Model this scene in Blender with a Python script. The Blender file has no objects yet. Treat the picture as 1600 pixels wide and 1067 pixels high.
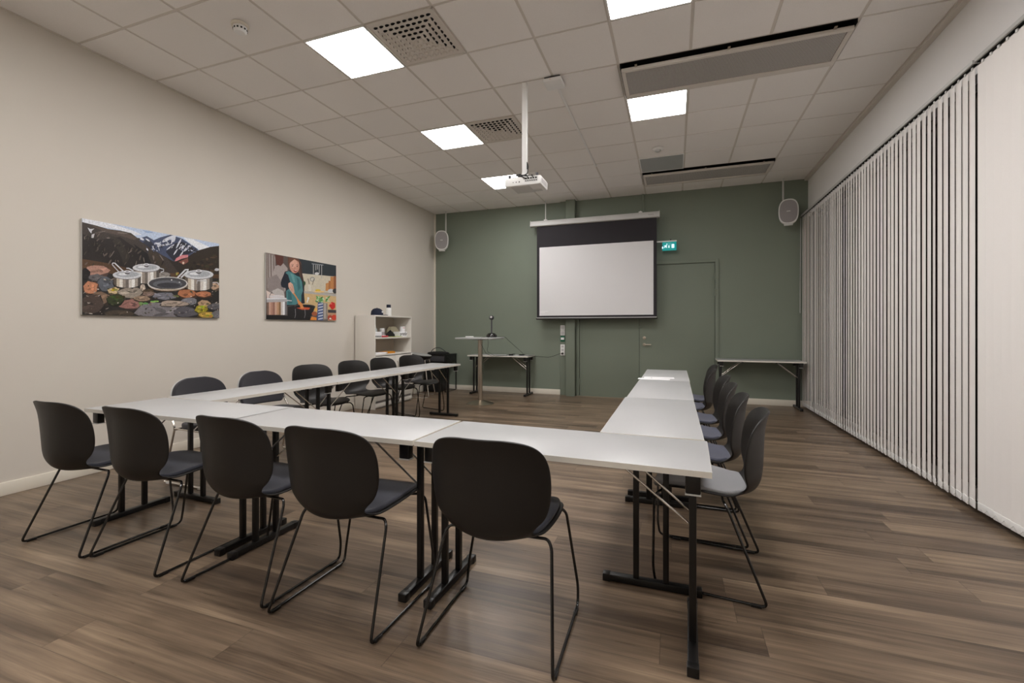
import bpy, bmesh, math, random
from mathutils import Vector, Matrix
PI = math.pi
C = bpy.context.scene.collection
HC = 1.231      # camera height above the floor
ZC = 3.595      # ceiling height
XL, XR, YB, YF = -4.663, 1.976, 8.281, -1.875   # left, right, back and front walls
GX, GY, T = -4.663, 2.325, 0.6                  # ceiling grid origin and tile size

# ------------------------------------------------------------------ materials
def lin(c):
    return tuple(((v / 255) / 12.92 if v / 255 <= .04045 else ((v / 255 + .055) / 1.055) ** 2.4) for v in c) + (1,)
def nodes(name):
    m = bpy.data.materials.new(name); m.use_nodes = True
    nt = m.node_tree; b = nt.nodes['Principled BSDF']
    return m, nt, b
def N(nt, t, **k):
    n = nt.nodes.new(t)
    for a, v in k.items():
        if a in ('operation', 'blend_type', 'noise_dimensions', 'attribute_name', 'data_type', 'feature', 'voronoi_dimensions', 'interpolation_type', 'bands_direction'):
            setattr(n, a, v)
        else:
            n.inputs[int(a[1:]) if a[0] == 'i' and a[1:].isdigit() else a].default_value = v
    return n
def mat(name, col, rough=.5, metal=0, spec=.5, var=.05, scale=30, bump=0, bscale=200, coat=0, emit=None, es=0, sheen=0, stretch=(1, 1, 1)):
    m, nt, b = nodes(name); L = nt.links
    col = lin(col) if max(col) > 1 else tuple(col) + (1,)
    tc = N(nt, 'ShaderNodeTexCoord'); mp = N(nt, 'ShaderNodeMapping'); mp.inputs['Scale'].default_value = stretch
    L.new(tc.outputs['Object'], mp.inputs['Vector'])
    if var:
        nz = N(nt, 'ShaderNodeTexNoise', Scale=scale, Detail=4.0)
        L.new(mp.outputs[0], nz.inputs['Vector'])
        mx = nt.nodes.new('ShaderNodeMix'); mx.data_type = 'RGBA'
        mx.inputs[6].default_value = tuple(max(0, v * (1 - var)) for v in col[:3]) + (1,)
        mx.inputs[7].default_value = tuple(min(1, v * (1 + var)) for v in col[:3]) + (1,)
        L.new(nz.outputs['Fac'], mx.inputs[0]); L.new(mx.outputs[2], b.inputs['Base Color'])
    else:
        b.inputs['Base Color'].default_value = col
    if bump:
        n2 = N(nt, 'ShaderNodeTexNoise', Scale=bscale, Detail=3.0); L.new(mp.outputs[0], n2.inputs['Vector'])
        bp = N(nt, 'ShaderNodeBump', Strength=bump, Distance=.002); L.new(n2.outputs['Fac'], bp.inputs['Height'])
        L.new(bp.outputs[0], b.inputs['Normal'])
    b.inputs['Roughness'].default_value = rough; b.inputs['Metallic'].default_value = metal
    b.inputs['Specular IOR Level'].default_value = spec; b.inputs['Coat Weight'].default_value = coat
    b.inputs['Sheen Weight'].default_value = sheen
    if emit:
        b.inputs['Emission Color'].default_value = lin(emit); b.inputs['Emission Strength'].default_value = es
    return m

def floor_mat():
    m, nt, b = nodes('wood_plank_floor'); L = nt.links
    tc = N(nt, 'ShaderNodeTexCoord'); sp = N(nt, 'ShaderNodeSeparateXYZ'); L.new(tc.outputs['Object'], sp.inputs[0])
    def M(op, a, bb=None, c=None):
        n = N(nt, 'ShaderNodeMath', operation=op)
        for i, v in enumerate((a, bb, c)):
            if v is None: continue
            if isinstance(v, (int, float)): n.inputs[i].default_value = v
            else: L.new(v, n.inputs[i])
        return n.outputs[0]
    W_, LEN = .178, 1.32
    yv = M('DIVIDE', M('ADD', sp.outputs[1], .031), W_); row = M('FLOOR', yv); fy = M('FRACT', yv)
    wn = N(nt, 'ShaderNodeTexWhiteNoise', noise_dimensions='1D'); L.new(row, wn.inputs['W'])
    xv = M('ADD', M('DIVIDE', sp.outputs[0], LEN), M('MULTIPLY', wn.outputs['Value'], 7.3)); colm = M('FLOOR', xv); fx = M('FRACT', xv)
    cb = N(nt, 'ShaderNodeCombineXYZ'); L.new(row, cb.inputs[0]); L.new(colm, cb.inputs[1])
    w2 = N(nt, 'ShaderNodeTexWhiteNoise', noise_dimensions='2D'); L.new(cb.outputs[0], w2.inputs['Vector'])
    pid = w2.outputs['Value']
    # grain coordinates shift per plank
    gx = M('ADD', sp.outputs[0], M('MULTIPLY', pid, 37.0)); gy = M('ADD', sp.outputs[1], M('MULTIPLY', pid, 11.0))
    def grain(sx, sy, det, dist=0):
        c = N(nt, 'ShaderNodeCombineXYZ'); L.new(M('MULTIPLY', gx, sx), c.inputs[0]); L.new(M('MULTIPLY', gy, sy), c.inputs[1])
        n = N(nt, 'ShaderNodeTexNoise', Scale=1.0, Detail=det, Distortion=dist); L.new(c.outputs[0], n.inputs['Vector']); return n.outputs['Fac']
    g1 = grain(.55, 9, 5, .5); g2 = grain(5, 150, 4); g3 = grain(1.1, 30, 6, 1.0); g4 = grain(1.6, 3.5, 4, .4)
    t = M('ADD', M('ADD', M('MULTIPLY', g1, .46), M('MULTIPLY', g3, .34)), M('ADD', M('MULTIPLY', M('SUBTRACT', pid, .5), .10), M('ADD', M('MULTIPLY', g2, .14), M('MULTIPLY', M('SUBTRACT', g4, .5), .22))))
    cr = nt.nodes.new('ShaderNodeValToRGB'); L.new(t, cr.inputs[0]); e = cr.color_ramp.elements
    e[0].position = .30; e[0].color = lin((66, 54, 44)); e[1].position = .72; e[1].color = lin((182, 160, 134))
    for p, c in ((.40, (93, 78, 64)), (.48, (116, 99, 82)), (.56, (137, 118, 98))):
        q = e.new(p); q.color = lin(c)
    edge = M('MAXIMUM', M('GREATER_THAN', M('ABSOLUTE', M('SUBTRACT', fy, .5)), .4935), M('GREATER_THAN', M('ABSOLUTE', M('SUBTRACT', fx, .5)), .4988))
    mx = nt.nodes.new('ShaderNodeMix'); mx.data_type = 'RGBA'; L.new(M('MULTIPLY', edge, .45), mx.inputs[0]); L.new(cr.outputs[0], mx.inputs[6]); mx.inputs[7].default_value = lin((46, 36, 30))
    L.new(mx.outputs[2], b.inputs['Base Color'])
    L.new(M('ADD', M('MULTIPLY', g2, .26), .20), b.inputs['Roughness']); b.inputs['Specular IOR Level'].default_value = .42
    bp = N(nt, 'ShaderNodeBump', Strength=.45, Distance=.0015); L.new(M('SUBTRACT', M('ADD', g2, M('MULTIPLY', g3, .6)), M('MULTIPLY', edge, 1.2)), bp.inputs['Height']); L.new(bp.outputs[0], b.inputs['Normal'])
    return m

def attr_mat(name, amount=.12, scale=60, rough=.5):
    m, nt, b = nodes(name); L = nt.links
    at = N(nt, 'ShaderNodeAttribute', attribute_name='tint'); tc = N(nt, 'ShaderNodeTexCoord')
    nz = N(nt, 'ShaderNodeTexNoise', Scale=scale, Detail=5.0); L.new(tc.outputs['Object'], nz.inputs['Vector'])
    mr = N(nt, 'ShaderNodeMapRange'); mr.inputs[1].default_value = .3; mr.inputs[2].default_value = .7
    mr.inputs[3].default_value = 1 - amount; mr.inputs[4].default_value = 1 + amount; L.new(nz.outputs['Fac'], mr.inputs[0])
    vm = N(nt, 'ShaderNodeVectorMath', operation='SCALE'); L.new(at.outputs['Color'], vm.inputs[0]); L.new(mr.outputs[0], vm.inputs['Scale'])
    L.new(vm.outputs[0], b.inputs['Base Color']); b.inputs['Roughness'].default_value = rough
    return m

def mesh_panel_mat():
    m, nt, b = nodes('perforated_steel'); L = nt.links
    tc = N(nt, 'ShaderNodeTexCoord'); v = N(nt, 'ShaderNodeTexVoronoi', Scale=85.0, Randomness=0.0); L.new(tc.outputs['Object'], v.inputs['Vector'])
    g = N(nt, 'ShaderNodeMath', operation='LESS_THAN'); g.inputs[1].default_value = .42; L.new(v.outputs['Distance'], g.inputs[0])
    mx = nt.nodes.new('ShaderNodeMix'); mx.data_type = 'RGBA'; L.new(g.outputs[0], mx.inputs[0])
    mx.inputs[6].default_value = lin((186, 182, 178)); mx.inputs[7].default_value = lin((70, 68, 68)); L.new(mx.outputs[2], b.inputs['Base Color'])
    b.inputs['Roughness'].default_value = .5
    return m

MT = {}
MT['floor'] = floor_mat()
MT['wall'] = mat('greige_wall_paint', (212, 206, 196), .85, var=.015, scale=3, bump=.15, bscale=140, spec=.25)
MT['wall_w'] = mat('pale_wall_paint', (238, 237, 236), .85, var=.01, scale=3, bump=.12, bscale=140, spec=.25)
MT['green'] = mat('sage_green_paint', (125, 134, 121), .6, var=.03, scale=2.5, bump=.25, bscale=90, spec=.35)
MT['trim'] = mat('off_white_trim', (226, 220, 206), .5, var=.02, scale=8)
MT['trim2'] = mat('ceiling_grid_enamel', (214, 208, 200), .5, var=.01, scale=8)
MT['tile'] = attr_mat('mineral_ceiling_tile', .03, 260, .95)
MT['top'] = mat('pale_grey_laminate', (177, 178, 179), .36, var=.018, scale=5, bump=.05, bscale=300, stretch=(1, 14, 1))
MT['edge'] = mat('light_edge_band', (226, 222, 212), .45, var=.03, scale=20)
MT['black'] = mat('black_powder_coat', (18, 17, 17), .36, var=.1, scale=60, bump=.06, bscale=500)
MT['blackp'] = mat('black_shell_plastic', (27, 25, 24), .46, var=.08, scale=30, bump=.10, bscale=700)
MT['blackg'] = mat('glossy_black_tube', (20, 19, 19), .2, var=.05, scale=40, spec=.6)
MT['bluefab_grazing'] = mat('slate_blue_fabric_grazing', (56, 58, 68), .95, var=.14, scale=260, bump=.5, bscale=650, sheen=.25)  # same seat fabric as the slate one, grazing-view darkness put into its colour
MT['bluefab'] = mat('slate_blue_fabric', (92, 95, 112), .95, var=.14, scale=260, bump=.5, bscale=650, sheen=.25)
MT['greyfab'] = mat('light_grey_wool_fabric', (152, 153, 156), .95, var=.2, scale=220, bump=.6, bscale=500, sheen=.3)
MT['blackfab'] = mat('black_upholstery', (48, 47, 52), .95, var=.12, scale=200, bump=.4, bscale=500, sheen=.2)
MT['chrome'] = mat('chrome', (226, 222, 216), .27, 1, var=.03, scale=20)
MT['steel'] = mat('brushed_steel', (186, 176, 162), .34, 1, var=.06, scale=30, stretch=(1, 1, .05))
MT['white'] = mat('white_lacquer', (232, 232, 230), .4, var=.01, scale=10)
MT['cab'] = mat('off_white_cabinet_board', (224, 220, 212), .5, var=.015, scale=6)
MT['cabback'] = mat('cabinet_back_board', (178, 168, 154), .7, var=.03, scale=6)
MT['blind'] = mat('woven_blind_fabric', (243, 240, 237), .9, var=.02, scale=160, bump=.2, bscale=400, spec=.2)
MT['hem'] = mat('white_vane_weight', (240, 240, 238), .5, var=.02, scale=40)
MT['dark'] = mat('dark_void', (18, 17, 16), .8, var=.1, scale=10)
MT['dgrey'] = mat('dark_grey_plastic', (62, 62, 66), .4, var=.06, scale=30)
MT['mgrey'] = mat('mid_grey_grille', (150, 146, 146), .7, var=.12, scale=300)
MT['lgrey'] = mat('light_grey_plastic', (200, 200, 198), .45, var=.02, scale=20)
MT['scrblack'] = mat('black_screen_fabric', (38, 35, 40), .8, var=.04, scale=20)
MT['scrwhite'] = mat('matt_white_screen', (226, 226, 228), .9, var=.008, scale=4)
MT['mesh'] = mesh_panel_mat()
MT['lamp'] = mat('lit_led_panel', (255, 255, 255), .5, var=0, emit=(255, 251, 249), es=25.0)
MT['lampoff'] = mat('unlit_acrylic_panel', (166, 170, 170), .35, var=.02, scale=3)
MT['print'] = attr_mat('photographic_print', .2, 90, .35)
MT['printfine'] = attr_mat('photographic_print_fine', .08, 60, .35)
MT['green_lit'] = mat('green_sign_acrylic', (10, 120, 112), .3, var=.05, scale=10, emit=(0, 150, 150), es=.55)
MT['white_lit'] = mat('white_sign_pictogram', (230, 245, 245), .4, var=.02, emit=(200, 240, 255), es=.9)
MT['alarm'] = mat('green_call_point', (20, 110, 80), .35, var=.04)
MT['frame_al'] = mat('dark_window_frame', (70, 64, 58), .5, var=.05)
MT['navy'] = mat('navy_cotton', (26, 32, 52), .9, var=.1, scale=120, bump=.4, bscale=400)
MT['red'] = mat('red_plastic', (196, 60, 66), .5, var=.05)
MT['orange'] = mat('orange_cover', (226, 150, 40), .55, var=.05)
MT['yellow'] = mat('pale_yellow_card', (228, 222, 196), .7, var=.04)
MT['lime'] = mat('lime_card', (196, 206, 130), .7, var=.04)
MT['clear'] = mat('clear_plastic', (196, 204, 204), .15, var=.03)
MT['paper'] = mat('white_paper', (244, 244, 246), .8, var=.01)
MT['stoolgrey'] = mat('grey_seat_shell', (168, 170, 168), .3, var=.04, scale=10)
def glass_mat():
    m, nt, b = nodes('night_window_glass')
    b.inputs['Base Color'].default_value = lin((84, 76, 68)); b.inputs['Roughness'].default_value = .08  # brown-grey base stands in for the vanes' backs reflected in the glass
    b.inputs['Transmission Weight'].default_value = .12; b.inputs['IOR'].default_value = 1.45
    return m
MT['glass'] = glass_mat()

# ------------------------------------------------------------------ mesh building
class MB:
    def __init__(s): s.v = []; s.f = []; s.mi = []; s.sm = []; s.mats = []; s.tint = []
    def m(s, key):
        k = MT[key] if isinstance(key, str) else key
        if k not in s.mats: s.mats.append(k)
        return s.mats.index(k)
    def add(s, vs, fs, key, smooth=False, tint=None, X=None):
        o = len(s.v)
        s.v += [tuple(X @ Vector(v)) if X else tuple(v) for v in vs]
        i = s.m(key)
        for f in fs: s.f.append([o + k for k in f]); s.mi.append(i); s.sm.append(smooth); s.tint.append(tint or (1, 1, 1, 1))
        return s
    def box(s, x0, x1, y0, y1, z0, z1, key, X=None, tint=None, bev=0):
        if bev:
            b = min(bev, (x1 - x0) / 2.01, (y1 - y0) / 2.01, (z1 - z0) / 2.01); bm = bmesh.new()
            bmesh.ops.create_cube(bm, size=1, matrix=Matrix.Translation(((x0 + x1) / 2, (y0 + y1) / 2, (z0 + z1) / 2)) @ Matrix.Diagonal((x1 - x0, y1 - y0, z1 - z0, 1)))
            bmesh.ops.bevel(bm, geom=bm.edges[:], offset=b, segments=2, affect='EDGES', profile=.5)
            bm.verts.index_update(); s.add([v.co[:] for v in bm.verts], [[v.index for v in f.verts] for f in bm.faces], key, True, tint, X); bm.free(); return s
        v = [(x0, y0, z0), (x1, y0, z0), (x1, y1, z0), (x0, y1, z0), (x0, y0, z1), (x1, y0, z1), (x1, y1, z1), (x0, y1, z1)]
        return s.add(v, [(3, 2, 1, 0), (4, 5, 6, 7), (0, 1, 5, 4), (1, 2, 6, 5), (2, 3, 7, 6), (3, 0, 4, 7)], key, False, tint, X)
    def tube(s, pts, r, key, fillet=0, seg=8, closed=False, X=None, fs=5):
        P = [Vector(p) for p in pts]
        if fillet:
            Q = [P[0]]
            for i in range(1, len(P) - 1):
                a, b, c = P[i - 1], P[i], P[i + 1]; d1 = (a - b); d2 = (c - b)
                q = min(fillet, d1.length * .48, d2.length * .48); A_ = b + d1.normalized() * q; B_ = b + d2.normalized() * q
                for k in range(fs + 1):
                    t = k / fs; Q.append(A_ * (1 - t) ** 2 + b * 2 * t * (1 - t) + B_ * t * t)
            Q.append(P[-1]); P = Q
        n = len(P); vs = []; prev = None
        for i in range(n):
            t = ((P[(i + 1) % n] - P[i - 1]) if closed else (P[min(i + 1, n - 1)] - P[max(i - 1, 0)])).normalized()
            if prev is None: u = t.orthogonal().normalized()
            else:
                u = prev - t * prev.dot(t); u = u.normalized() if u.length > 1e-6 else t.orthogonal().normalized()
            prev = u; w = t.cross(u)
            rr = r(i / (n - 1)) if callable(r) else r
            vs += [P[i] + (u * math.cos(2 * PI * k / seg) + w * math.sin(2 * PI * k / seg)) * rr for k in range(seg)]
        fs_ = []
        for i in range(n if closed else n - 1):
            a = i * seg; b = ((i + 1) % n) * seg
            for k in range(seg): fs_.append((a + k, a + (k + 1) % seg, b + (k + 1) % seg, b + k))
        if not closed: fs_.append(tuple(range(seg))[::-1]); fs_.append(tuple((n - 1) * seg + k for k in range(seg)))
        return s.add(vs, fs_, key, True, None, X)
    def lathe(s, prof, key, seg=28, X=None, sx=1, sy=1):
        vs = []; n = len(prof)
        for r, z in prof: vs += [(r * math.cos(2 * PI * k / seg) * sx, r * math.sin(2 * PI * k / seg) * sy, z) for k in range(seg)]
        fs = [(i * seg + k, i * seg + (k + 1) % seg, (i + 1) * seg + (k + 1) % seg, (i + 1) * seg + k) for i in range(n - 1) for k in range(seg)]
        fs.append(tuple(range(seg))[::-1]); fs.append(tuple((n - 1) * seg + k for k in range(seg)))
        return s.add(vs, fs, key, True, None, X)
    def prism(s, poly, d0, d1, key, X=None, smooth=False):
        # polygon in local xz extruded along y from d0 to d1
        n = len(poly); v = [(x, d0, z) for x, z in poly] + [(x, d1, z) for x, z in poly]
        f = [tuple(range(n)), tuple(range(2 * n - 1, n - 1, -1))] + [(k, n + k, n + (k + 1) % n, (k + 1) % n) for k in range(n)]
        return s.add(v, f, key, smooth, None, X)
    def build(s, name, parent=None, loc=None, rz=0, autosmooth=True, tint=False):
        me = bpy.data.meshes.new(name); me.from_pydata(s.v, [], s.f)
        for m in s.mats: me.materials.append(m)
        me.polygons.foreach_set('material_index', s.mi); me.polygons.foreach_set('use_smooth', s.sm)
        if tint:
            at = me.color_attributes.new('tint', 'FLOAT_COLOR', 'CORNER'); li = 0
            for p, t in zip(me.polygons, s.tint):
                for _ in range(p.loop_total): at.data[li].color = t; li += 1
        me.update()
        if any(s.sm):
            bm = bmesh.new(); bm.from_mesh(me)
            for e in bm.edges:
                if len(e.link_faces) == 2 and e.calc_face_angle(0) > math.radians(38): e.smooth = False
            bm.to_mesh(me); bm.free()
        o = bpy.data.objects.new(name, me); C.objects.link(o)
        if parent: o.parent = parent
        if loc: o.location = loc
        if rz: o.rotation_euler = (0, 0, rz)
        return o
def tag(o, label, cat, group=None):
    o['label'] = label; o['category'] = cat
    if group: o['group'] = group
    return o
def thing(name, label, cat, loc=(0, 0, 0), rz=0, group=None):
    o = bpy.data.objects.new(name, None); C.objects.link(o); o.location = loc; o.rotation_euler = (0, 0, rz); o.empty_display_size = .1
    return tag(o, label, cat, group)
def struct(mb, name, parent=None, **k):
    o = mb.build(name, parent, **k)
    if not parent: o['kind'] = 'structure'
    return o
def dup(root, loc, rz, label, group=None, sub=None):
    r = root.copy(); C.objects.link(r); r.location = loc; r.rotation_euler = (0, 0, rz); r['label'] = label
    if group: r['group'] = group
    for ch in list(root.children):
        c = ch.copy(); C.objects.link(c); c.parent = r
        if sub and ch.name.split('.')[0] in sub:
            c.data = c.data.copy(); c.data.materials.clear(); c.data.materials.append(MT[sub[ch.name.split('.')[0]]])
        for g in ch.children:
            d = g.copy(); C.objects.link(d); d.parent = c
    return r
def RZ(a): return Matrix.Rotation(a, 4, 'Z')
def text_mesh(txt, size, key, X, name, parent, ext=.0006):
    cu = bpy.data.curves.new(name, 'FONT'); cu.body = txt; cu.size = size; cu.extrude = ext
    ob = bpy.data.objects.new(name, cu); C.objects.link(ob)
    dg = bpy.context.evaluated_depsgraph_get(); me = bpy.data.meshes.new_from_object(ob.evaluated_get(dg))
    bpy.data.objects.remove(ob); bpy.data.curves.remove(cu)
    me.transform(X); me.materials.clear(); me.materials.append(MT[key])
    o = bpy.data.objects.new(name, me); C.objects.link(o)
    if parent: o.parent = parent
    return o

# ------------------------------------------------------------------ artwork of the two wall prints
def draw_prints():
    # polygons are drawn on a slanted sketch of each print and straightened here to the print's own 0..1 coordinates
    def straighten(ox, oy, sc, edge):
        def g(p):
            px, py = (ox + p[0] / sc - 800) / 708.7, (513.65 - oy - p[1] / sc) / 708.7
            rx, ry = px * math.cos(.3441) - math.sin(.3441), px * math.sin(.3441) + math.cos(.3441)
            k = XL / rx
            return (min(1, max(0, (ry * k - edge) / 1.205)), min(1, max(0, (HC + py * k - 1.347) / .804)))
        return g
    def ell(cx,cy,rx,ry,n=20,a0=0,a1=360,rot=0):
        r=[]
        for k in range(n):
            a=math.radians(a0+(a1-a0)*k/(n if a1-a0==360 else n-1))
            x=rx*math.cos(a);y=ry*math.sin(a);c=math.cos(rot);s=math.sin(rot)
            r.append((cx+x*c-y*s,cy+x*s+y*c))
        return r
    def blob(cx,cy,rx,ry,seed,n=11,rot=0):
        rnd=random.Random(seed);r=[]
        for k in range(n):
            a=2*math.pi*k/n; q=rnd.uniform(.78,1.08)
            x=rx*q*math.cos(a);y=ry*q*math.sin(a);c=math.cos(rot);s=math.sin(rot)
            r.append((cx+x*c-y*s,cy+x*s+y*c))
        return r
    def line(pts,w):
        L=[];R=[]
        for i,p in enumerate(pts):
            a=pts[max(0,i-1)];b=pts[min(len(pts)-1,i+1)]
            dx,dy=b[0]-a[0],b[1]-a[1];l=math.hypot(dx,dy) or 1
            L.append((p[0]-dy/l*w/2,p[1]+dx/l*w/2));R.append((p[0]+dy/l*w/2,p[1]-dx/l*w/2))
        return L+R[::-1]
    landscape=[]; kitchen=[]
    def a(c,p): landscape.append((c,p))
    a((44,38,34),[(30,30),(1440,290),(1440,1060),(30,1030)])
    a((188,203,226),[(30,20),(1440,280),(1440,345),(1330,335),(1230,370),(30,120)])
    a((226,230,238),[(30,35),(330,85),(560,170),(640,205),(560,215),(420,160),(240,130),(40,80)])
    a((158,180,214),[(640,160),(720,165),(770,190),(690,190)])
    a((230,234,240),[(1060,235),(1150,250),(1300,320),(1330,335),(1230,365),(1120,290)])
    a((62,54,50),[(30,78),(180,115),(300,150),(420,165),(530,190),(610,250),(680,310),(780,370),(900,450),(990,560),(1040,640),(30,640)])
    a((84,72,64),[(120,110),(300,150),(430,170),(600,240),(560,260),(420,215),(260,180)])
    a((38,32,30),[(40,200),(200,260),(420,230),(560,330),(700,420),(760,560),(300,560),(40,480)])
    a((52,46,40),[(300,200),(420,260),(520,420),(470,540),(420,400)])
    a((66,56,46),[(640,310),(800,420),(900,560),(860,560),(740,430)])
    a((26,24,24),[(560,300),(700,400),(740,520),(640,480)])
    a((68,78,104),[(610,262),(640,235),(690,220),(760,262),(830,232),(930,204),(1050,248),(1210,355),(1120,420),(960,476),(860,420),(760,362)])
    a((40,42,54),[(880,380),(980,290),(1060,280),(1190,362),(1080,420),(960,470)])
    a((44,48,62),[(650,290),(690,250),(730,270),(760,310),(740,350)])
    for i,(x,y,w,h,r) in enumerate([(900,250,70,18,-.5),(960,240,26,44,.3),(870,310,60,10,-.2),(800,300,40,16,.3),(1010,300,10,60,.5),(1100,340,14,60,.9),(1060,330,8,50,.7),(700,260,30,9,.6),(640,250,26,12,.4),(750,340,10,26,.2),(930,330,50,8,-.6),(1150,370,30,6,.5),(980,380,8,40,.6),(1040,400,8,30,.6)]): a((214,218,228),blob(x,y,w,h,i,9,r))
    a((206,208,214),[(90,135),(118,150),(160,145),(135,165),(128,195),(108,170)])
    a((198,196,198),[(132,205),(162,195),(150,240),(128,238)])
    for i,(x,y,w,h,r) in enumerate([(220,180,60,5,-.2),(190,355,9,26,.3),(300,240,20,7,0),(60,240,6,20,0),(340,400,6,50,.6),(250,400,5,40,-.3),(440,190,60,6,.1),(660,460,5,34,-.2),(760,440,6,26,0),(580,500,5,40,.2),(520,380,30,5,-.6),(840,440,6,40,-.6)]): a((120,110,104),blob(x,y,w,h,i+40,8,r))
    a((48,40,32),[(1050,520),(1120,420),(1210,365),(1330,330),(1440,322),(1440,700),(1050,640)])
    for i in range(26):
        rnd=random.Random(i+7); a(rnd.choice([(70,52,40),(34,28,24),(58,54,36),(82,66,50)]),blob(rnd.uniform(1140,1400),rnd.uniform(400,600),rnd.uniform(10,34),rnd.uniform(6,18),i+90,8))
    a((206,132,138),[(972,476),(985,445),(1040,412),(1108,408),(1106,434),(1040,450),(1000,468)])
    a((130,80,70),[(1010,480),(1105,440),(1110,480),(1060,510)])
    a((220,200,180),blob(1058,490,12,14,3)); a((200,200,205),blob(1398,558,26,14,5))
    a((86,62,42),[(30,450),(330,500),(560,560),(1000,600),(1440,610),(1440,1060),(30,1030)])
    a((40,38,36),[(30,560),(330,600),(600,640),(1000,640),(1440,650),(1440,1060),(30,1030)])
    rocks=[(185,565,145,62,(176,134,118)),(70,600,50,60,(30,28,28)),(180,640,90,40,(98,94,96)),(270,700,95,75,(92,96,104)),(120,740,80,75,(190,130,98)),(860,620,70,40,(140,134,128)),(360,770,75,36,(206,182,140)),(520,790,135,62,(150,140,128)),(650,740,28,40,(190,176,160)),(210,850,130,70,(120,98,80)),(130,910,140,110,(74,62,56)),(700,780,60,34,(80,66,50)),(720,805,80,26,(128,108,98)),(860,825,135,40,(116,116,124)),(1100,800,110,52,(172,112,78)),(1260,805,90,36,(176,116,84)),(1380,720,50,46,(190,160,134)),(1110,880,90,44,(120,120,126)),(1270,900,70,40,(176,146,116)),(520,905,145,52,(150,108,100)),(640,850,90,32,(146,124,104)),(850,975,290,95,(124,120,124)),(960,900,160,34,(166,150,136)),(1090,985,130,60,(88,86,92)),(400,1000,170,40,(70,60,50)),(1240,960,70,46,(150,140,40)),(1290,1015,90,36,(180,150,70)),(1400,1010,60,50,(110,108,112)),(1370,930,70,34,(96,94,98)),(370,860,90,60,(52,60,34))]
    for i,(x,y,w,h,c) in enumerate(rocks):
        a(tuple(int(v*.45) for v in c),blob(x+4,y+8,w*1.06,h*1.1,i+200,13))
        a(c,blob(x,y,w*.98,h*.95,i+300,13))
        rnd=random.Random(i)
        for k in range(4):
            d=rnd.choice([.72,.8,1.15,1.25])
            a(tuple(int(min(235,v*d)) for v in c),blob(x+rnd.uniform(-.45,.45)*w,y+rnd.uniform(-.4,.4)*h,w*rnd.uniform(.15,.4),h*rnd.uniform(.1,.28),i*9+k,8,rnd.uniform(-.5,.3)))
    for i,(x,y,w,h,c) in enumerate([(370,760,50,22,(170,150,50)),(350,850,60,30,(62,76,36)),(650,905,60,20,(124,152,84)),(780,880,80,16,(140,170,100)),(1245,940,50,26,(176,168,40)),(1000,600,26,16,(180,170,80)),(980,825,40,14,(120,120,60)),(1310,1020,60,22,(180,160,60)),(420,830,60,22,(70,66,30))]):
        for k in range(5):
            rnd=random.Random(i*5+k); a(tuple(int(v*rnd.uniform(.7,1.15)) for v in c),blob(x+rnd.uniform(-.6,.6)*w,y+rnd.uniform(-.5,.5)*h,w*.4,h*.5,i*7+k,8))
    def pot(cx,top,rx,ry,bot,lid=True):
        # body with vertical steel bands
        cols=[(96,86,76),(196,184,166),(226,222,214),(150,140,130),(112,104,98),(206,200,192),(232,230,226),(160,152,142),(84,78,72)]
        n=len(cols)
        for k,c in enumerate(cols):
            t0=-1+2*k/n;t1=-1+2*(k+1)/n
            f=lambda t:(cx+rx*t, bot+ry*math.sqrt(max(0,1-t*t)))
            g=lambda t:(cx+rx*t, top)
            a(c,[g(t0),g(t1),f(t1),f((t0+t1)/2),f(t0)])
        if lid:
            a((120,116,116),ell(cx,top+6,rx*1.06,ry*1.02)); a((206,208,212),ell(cx,top,rx*1.07,ry*1.0)); a((168,172,178),ell(cx,top-5,rx*.84,ry*.7)); a((222,224,228),ell(cx-rx*.3,top-8,rx*.36,ry*.3)); 
            a((90,88,90),ell(cx,top-ry*.55,rx*.2,ry*.42)); a((216,218,222),ell(cx,top-ry*.8,rx*.24,ry*.3)); a((140,140,146),ell(cx,top-ry*.8,rx*.12,ry*.14))
    for i in range(150):
        rnd=random.Random(i+900); x=rnd.uniform(50,1410); y=rnd.uniform(640,1030)
        a(rnd.choice([(40,36,34),(60,54,48),(150,140,132),(186,176,166),(96,88,82),(120,100,84),(70,74,50)]),blob(x,y,rnd.uniform(4,22),rnd.uniform(2,8),i,7,rnd.uniform(-.7,.5)))
    for i in range(90):
        rnd=random.Random(i+1300); x=rnd.uniform(60,900); y=rnd.uniform(190,520)
        if y<110+x*.42: continue
        a(rnd.choice([(84,74,66),(30,26,26),(70,62,54),(58,56,46),(104,92,84)]),blob(x,y,rnd.uniform(4,10),rnd.uniform(8,34),i,7,rnd.uniform(.1,.9)))
    for i in range(70):
        rnd=random.Random(i+1700); x=rnd.uniform(680,1180); t=abs(x-930)/260; y=230+t*110+rnd.uniform(0,120)*(1-t*.6)
        a(rnd.choice([(206,212,226),(226,230,238),(48,50,64),(96,104,130),(30,32,42)]),blob(x,y,rnd.uniform(3,8),rnd.uniform(6,24),i,7,rnd.uniform(.2,.9)*(1 if x>930 else -1)))
    # handles
    a((214,216,220),line([(335,500),(345,492),(362,495),(465,592)],12)); a((190,192,196),line([(333,500),(340,515),(400,580)],10))
    a((200,204,208),line([(478,545),(500,545),(590,592)],12)); a((200,204,208),line([(820,545),(855,555),(855,575),(825,585)],9))
    pot(680,540,130,40,660)
    pot(486,612,138,42,700)
    a((210,214,218),line([(985,652),(1075,560),(1105,558),(1098,575),(1030,640)],15))
    pot(1210,608,140,46,725)
    a((200,200,204),line([(1350,690),(1400,690),(1415,715)],9)); a((190,192,196),line([(1190,700),(1195,670),(1290,672),(1290,700)],9))
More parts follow.
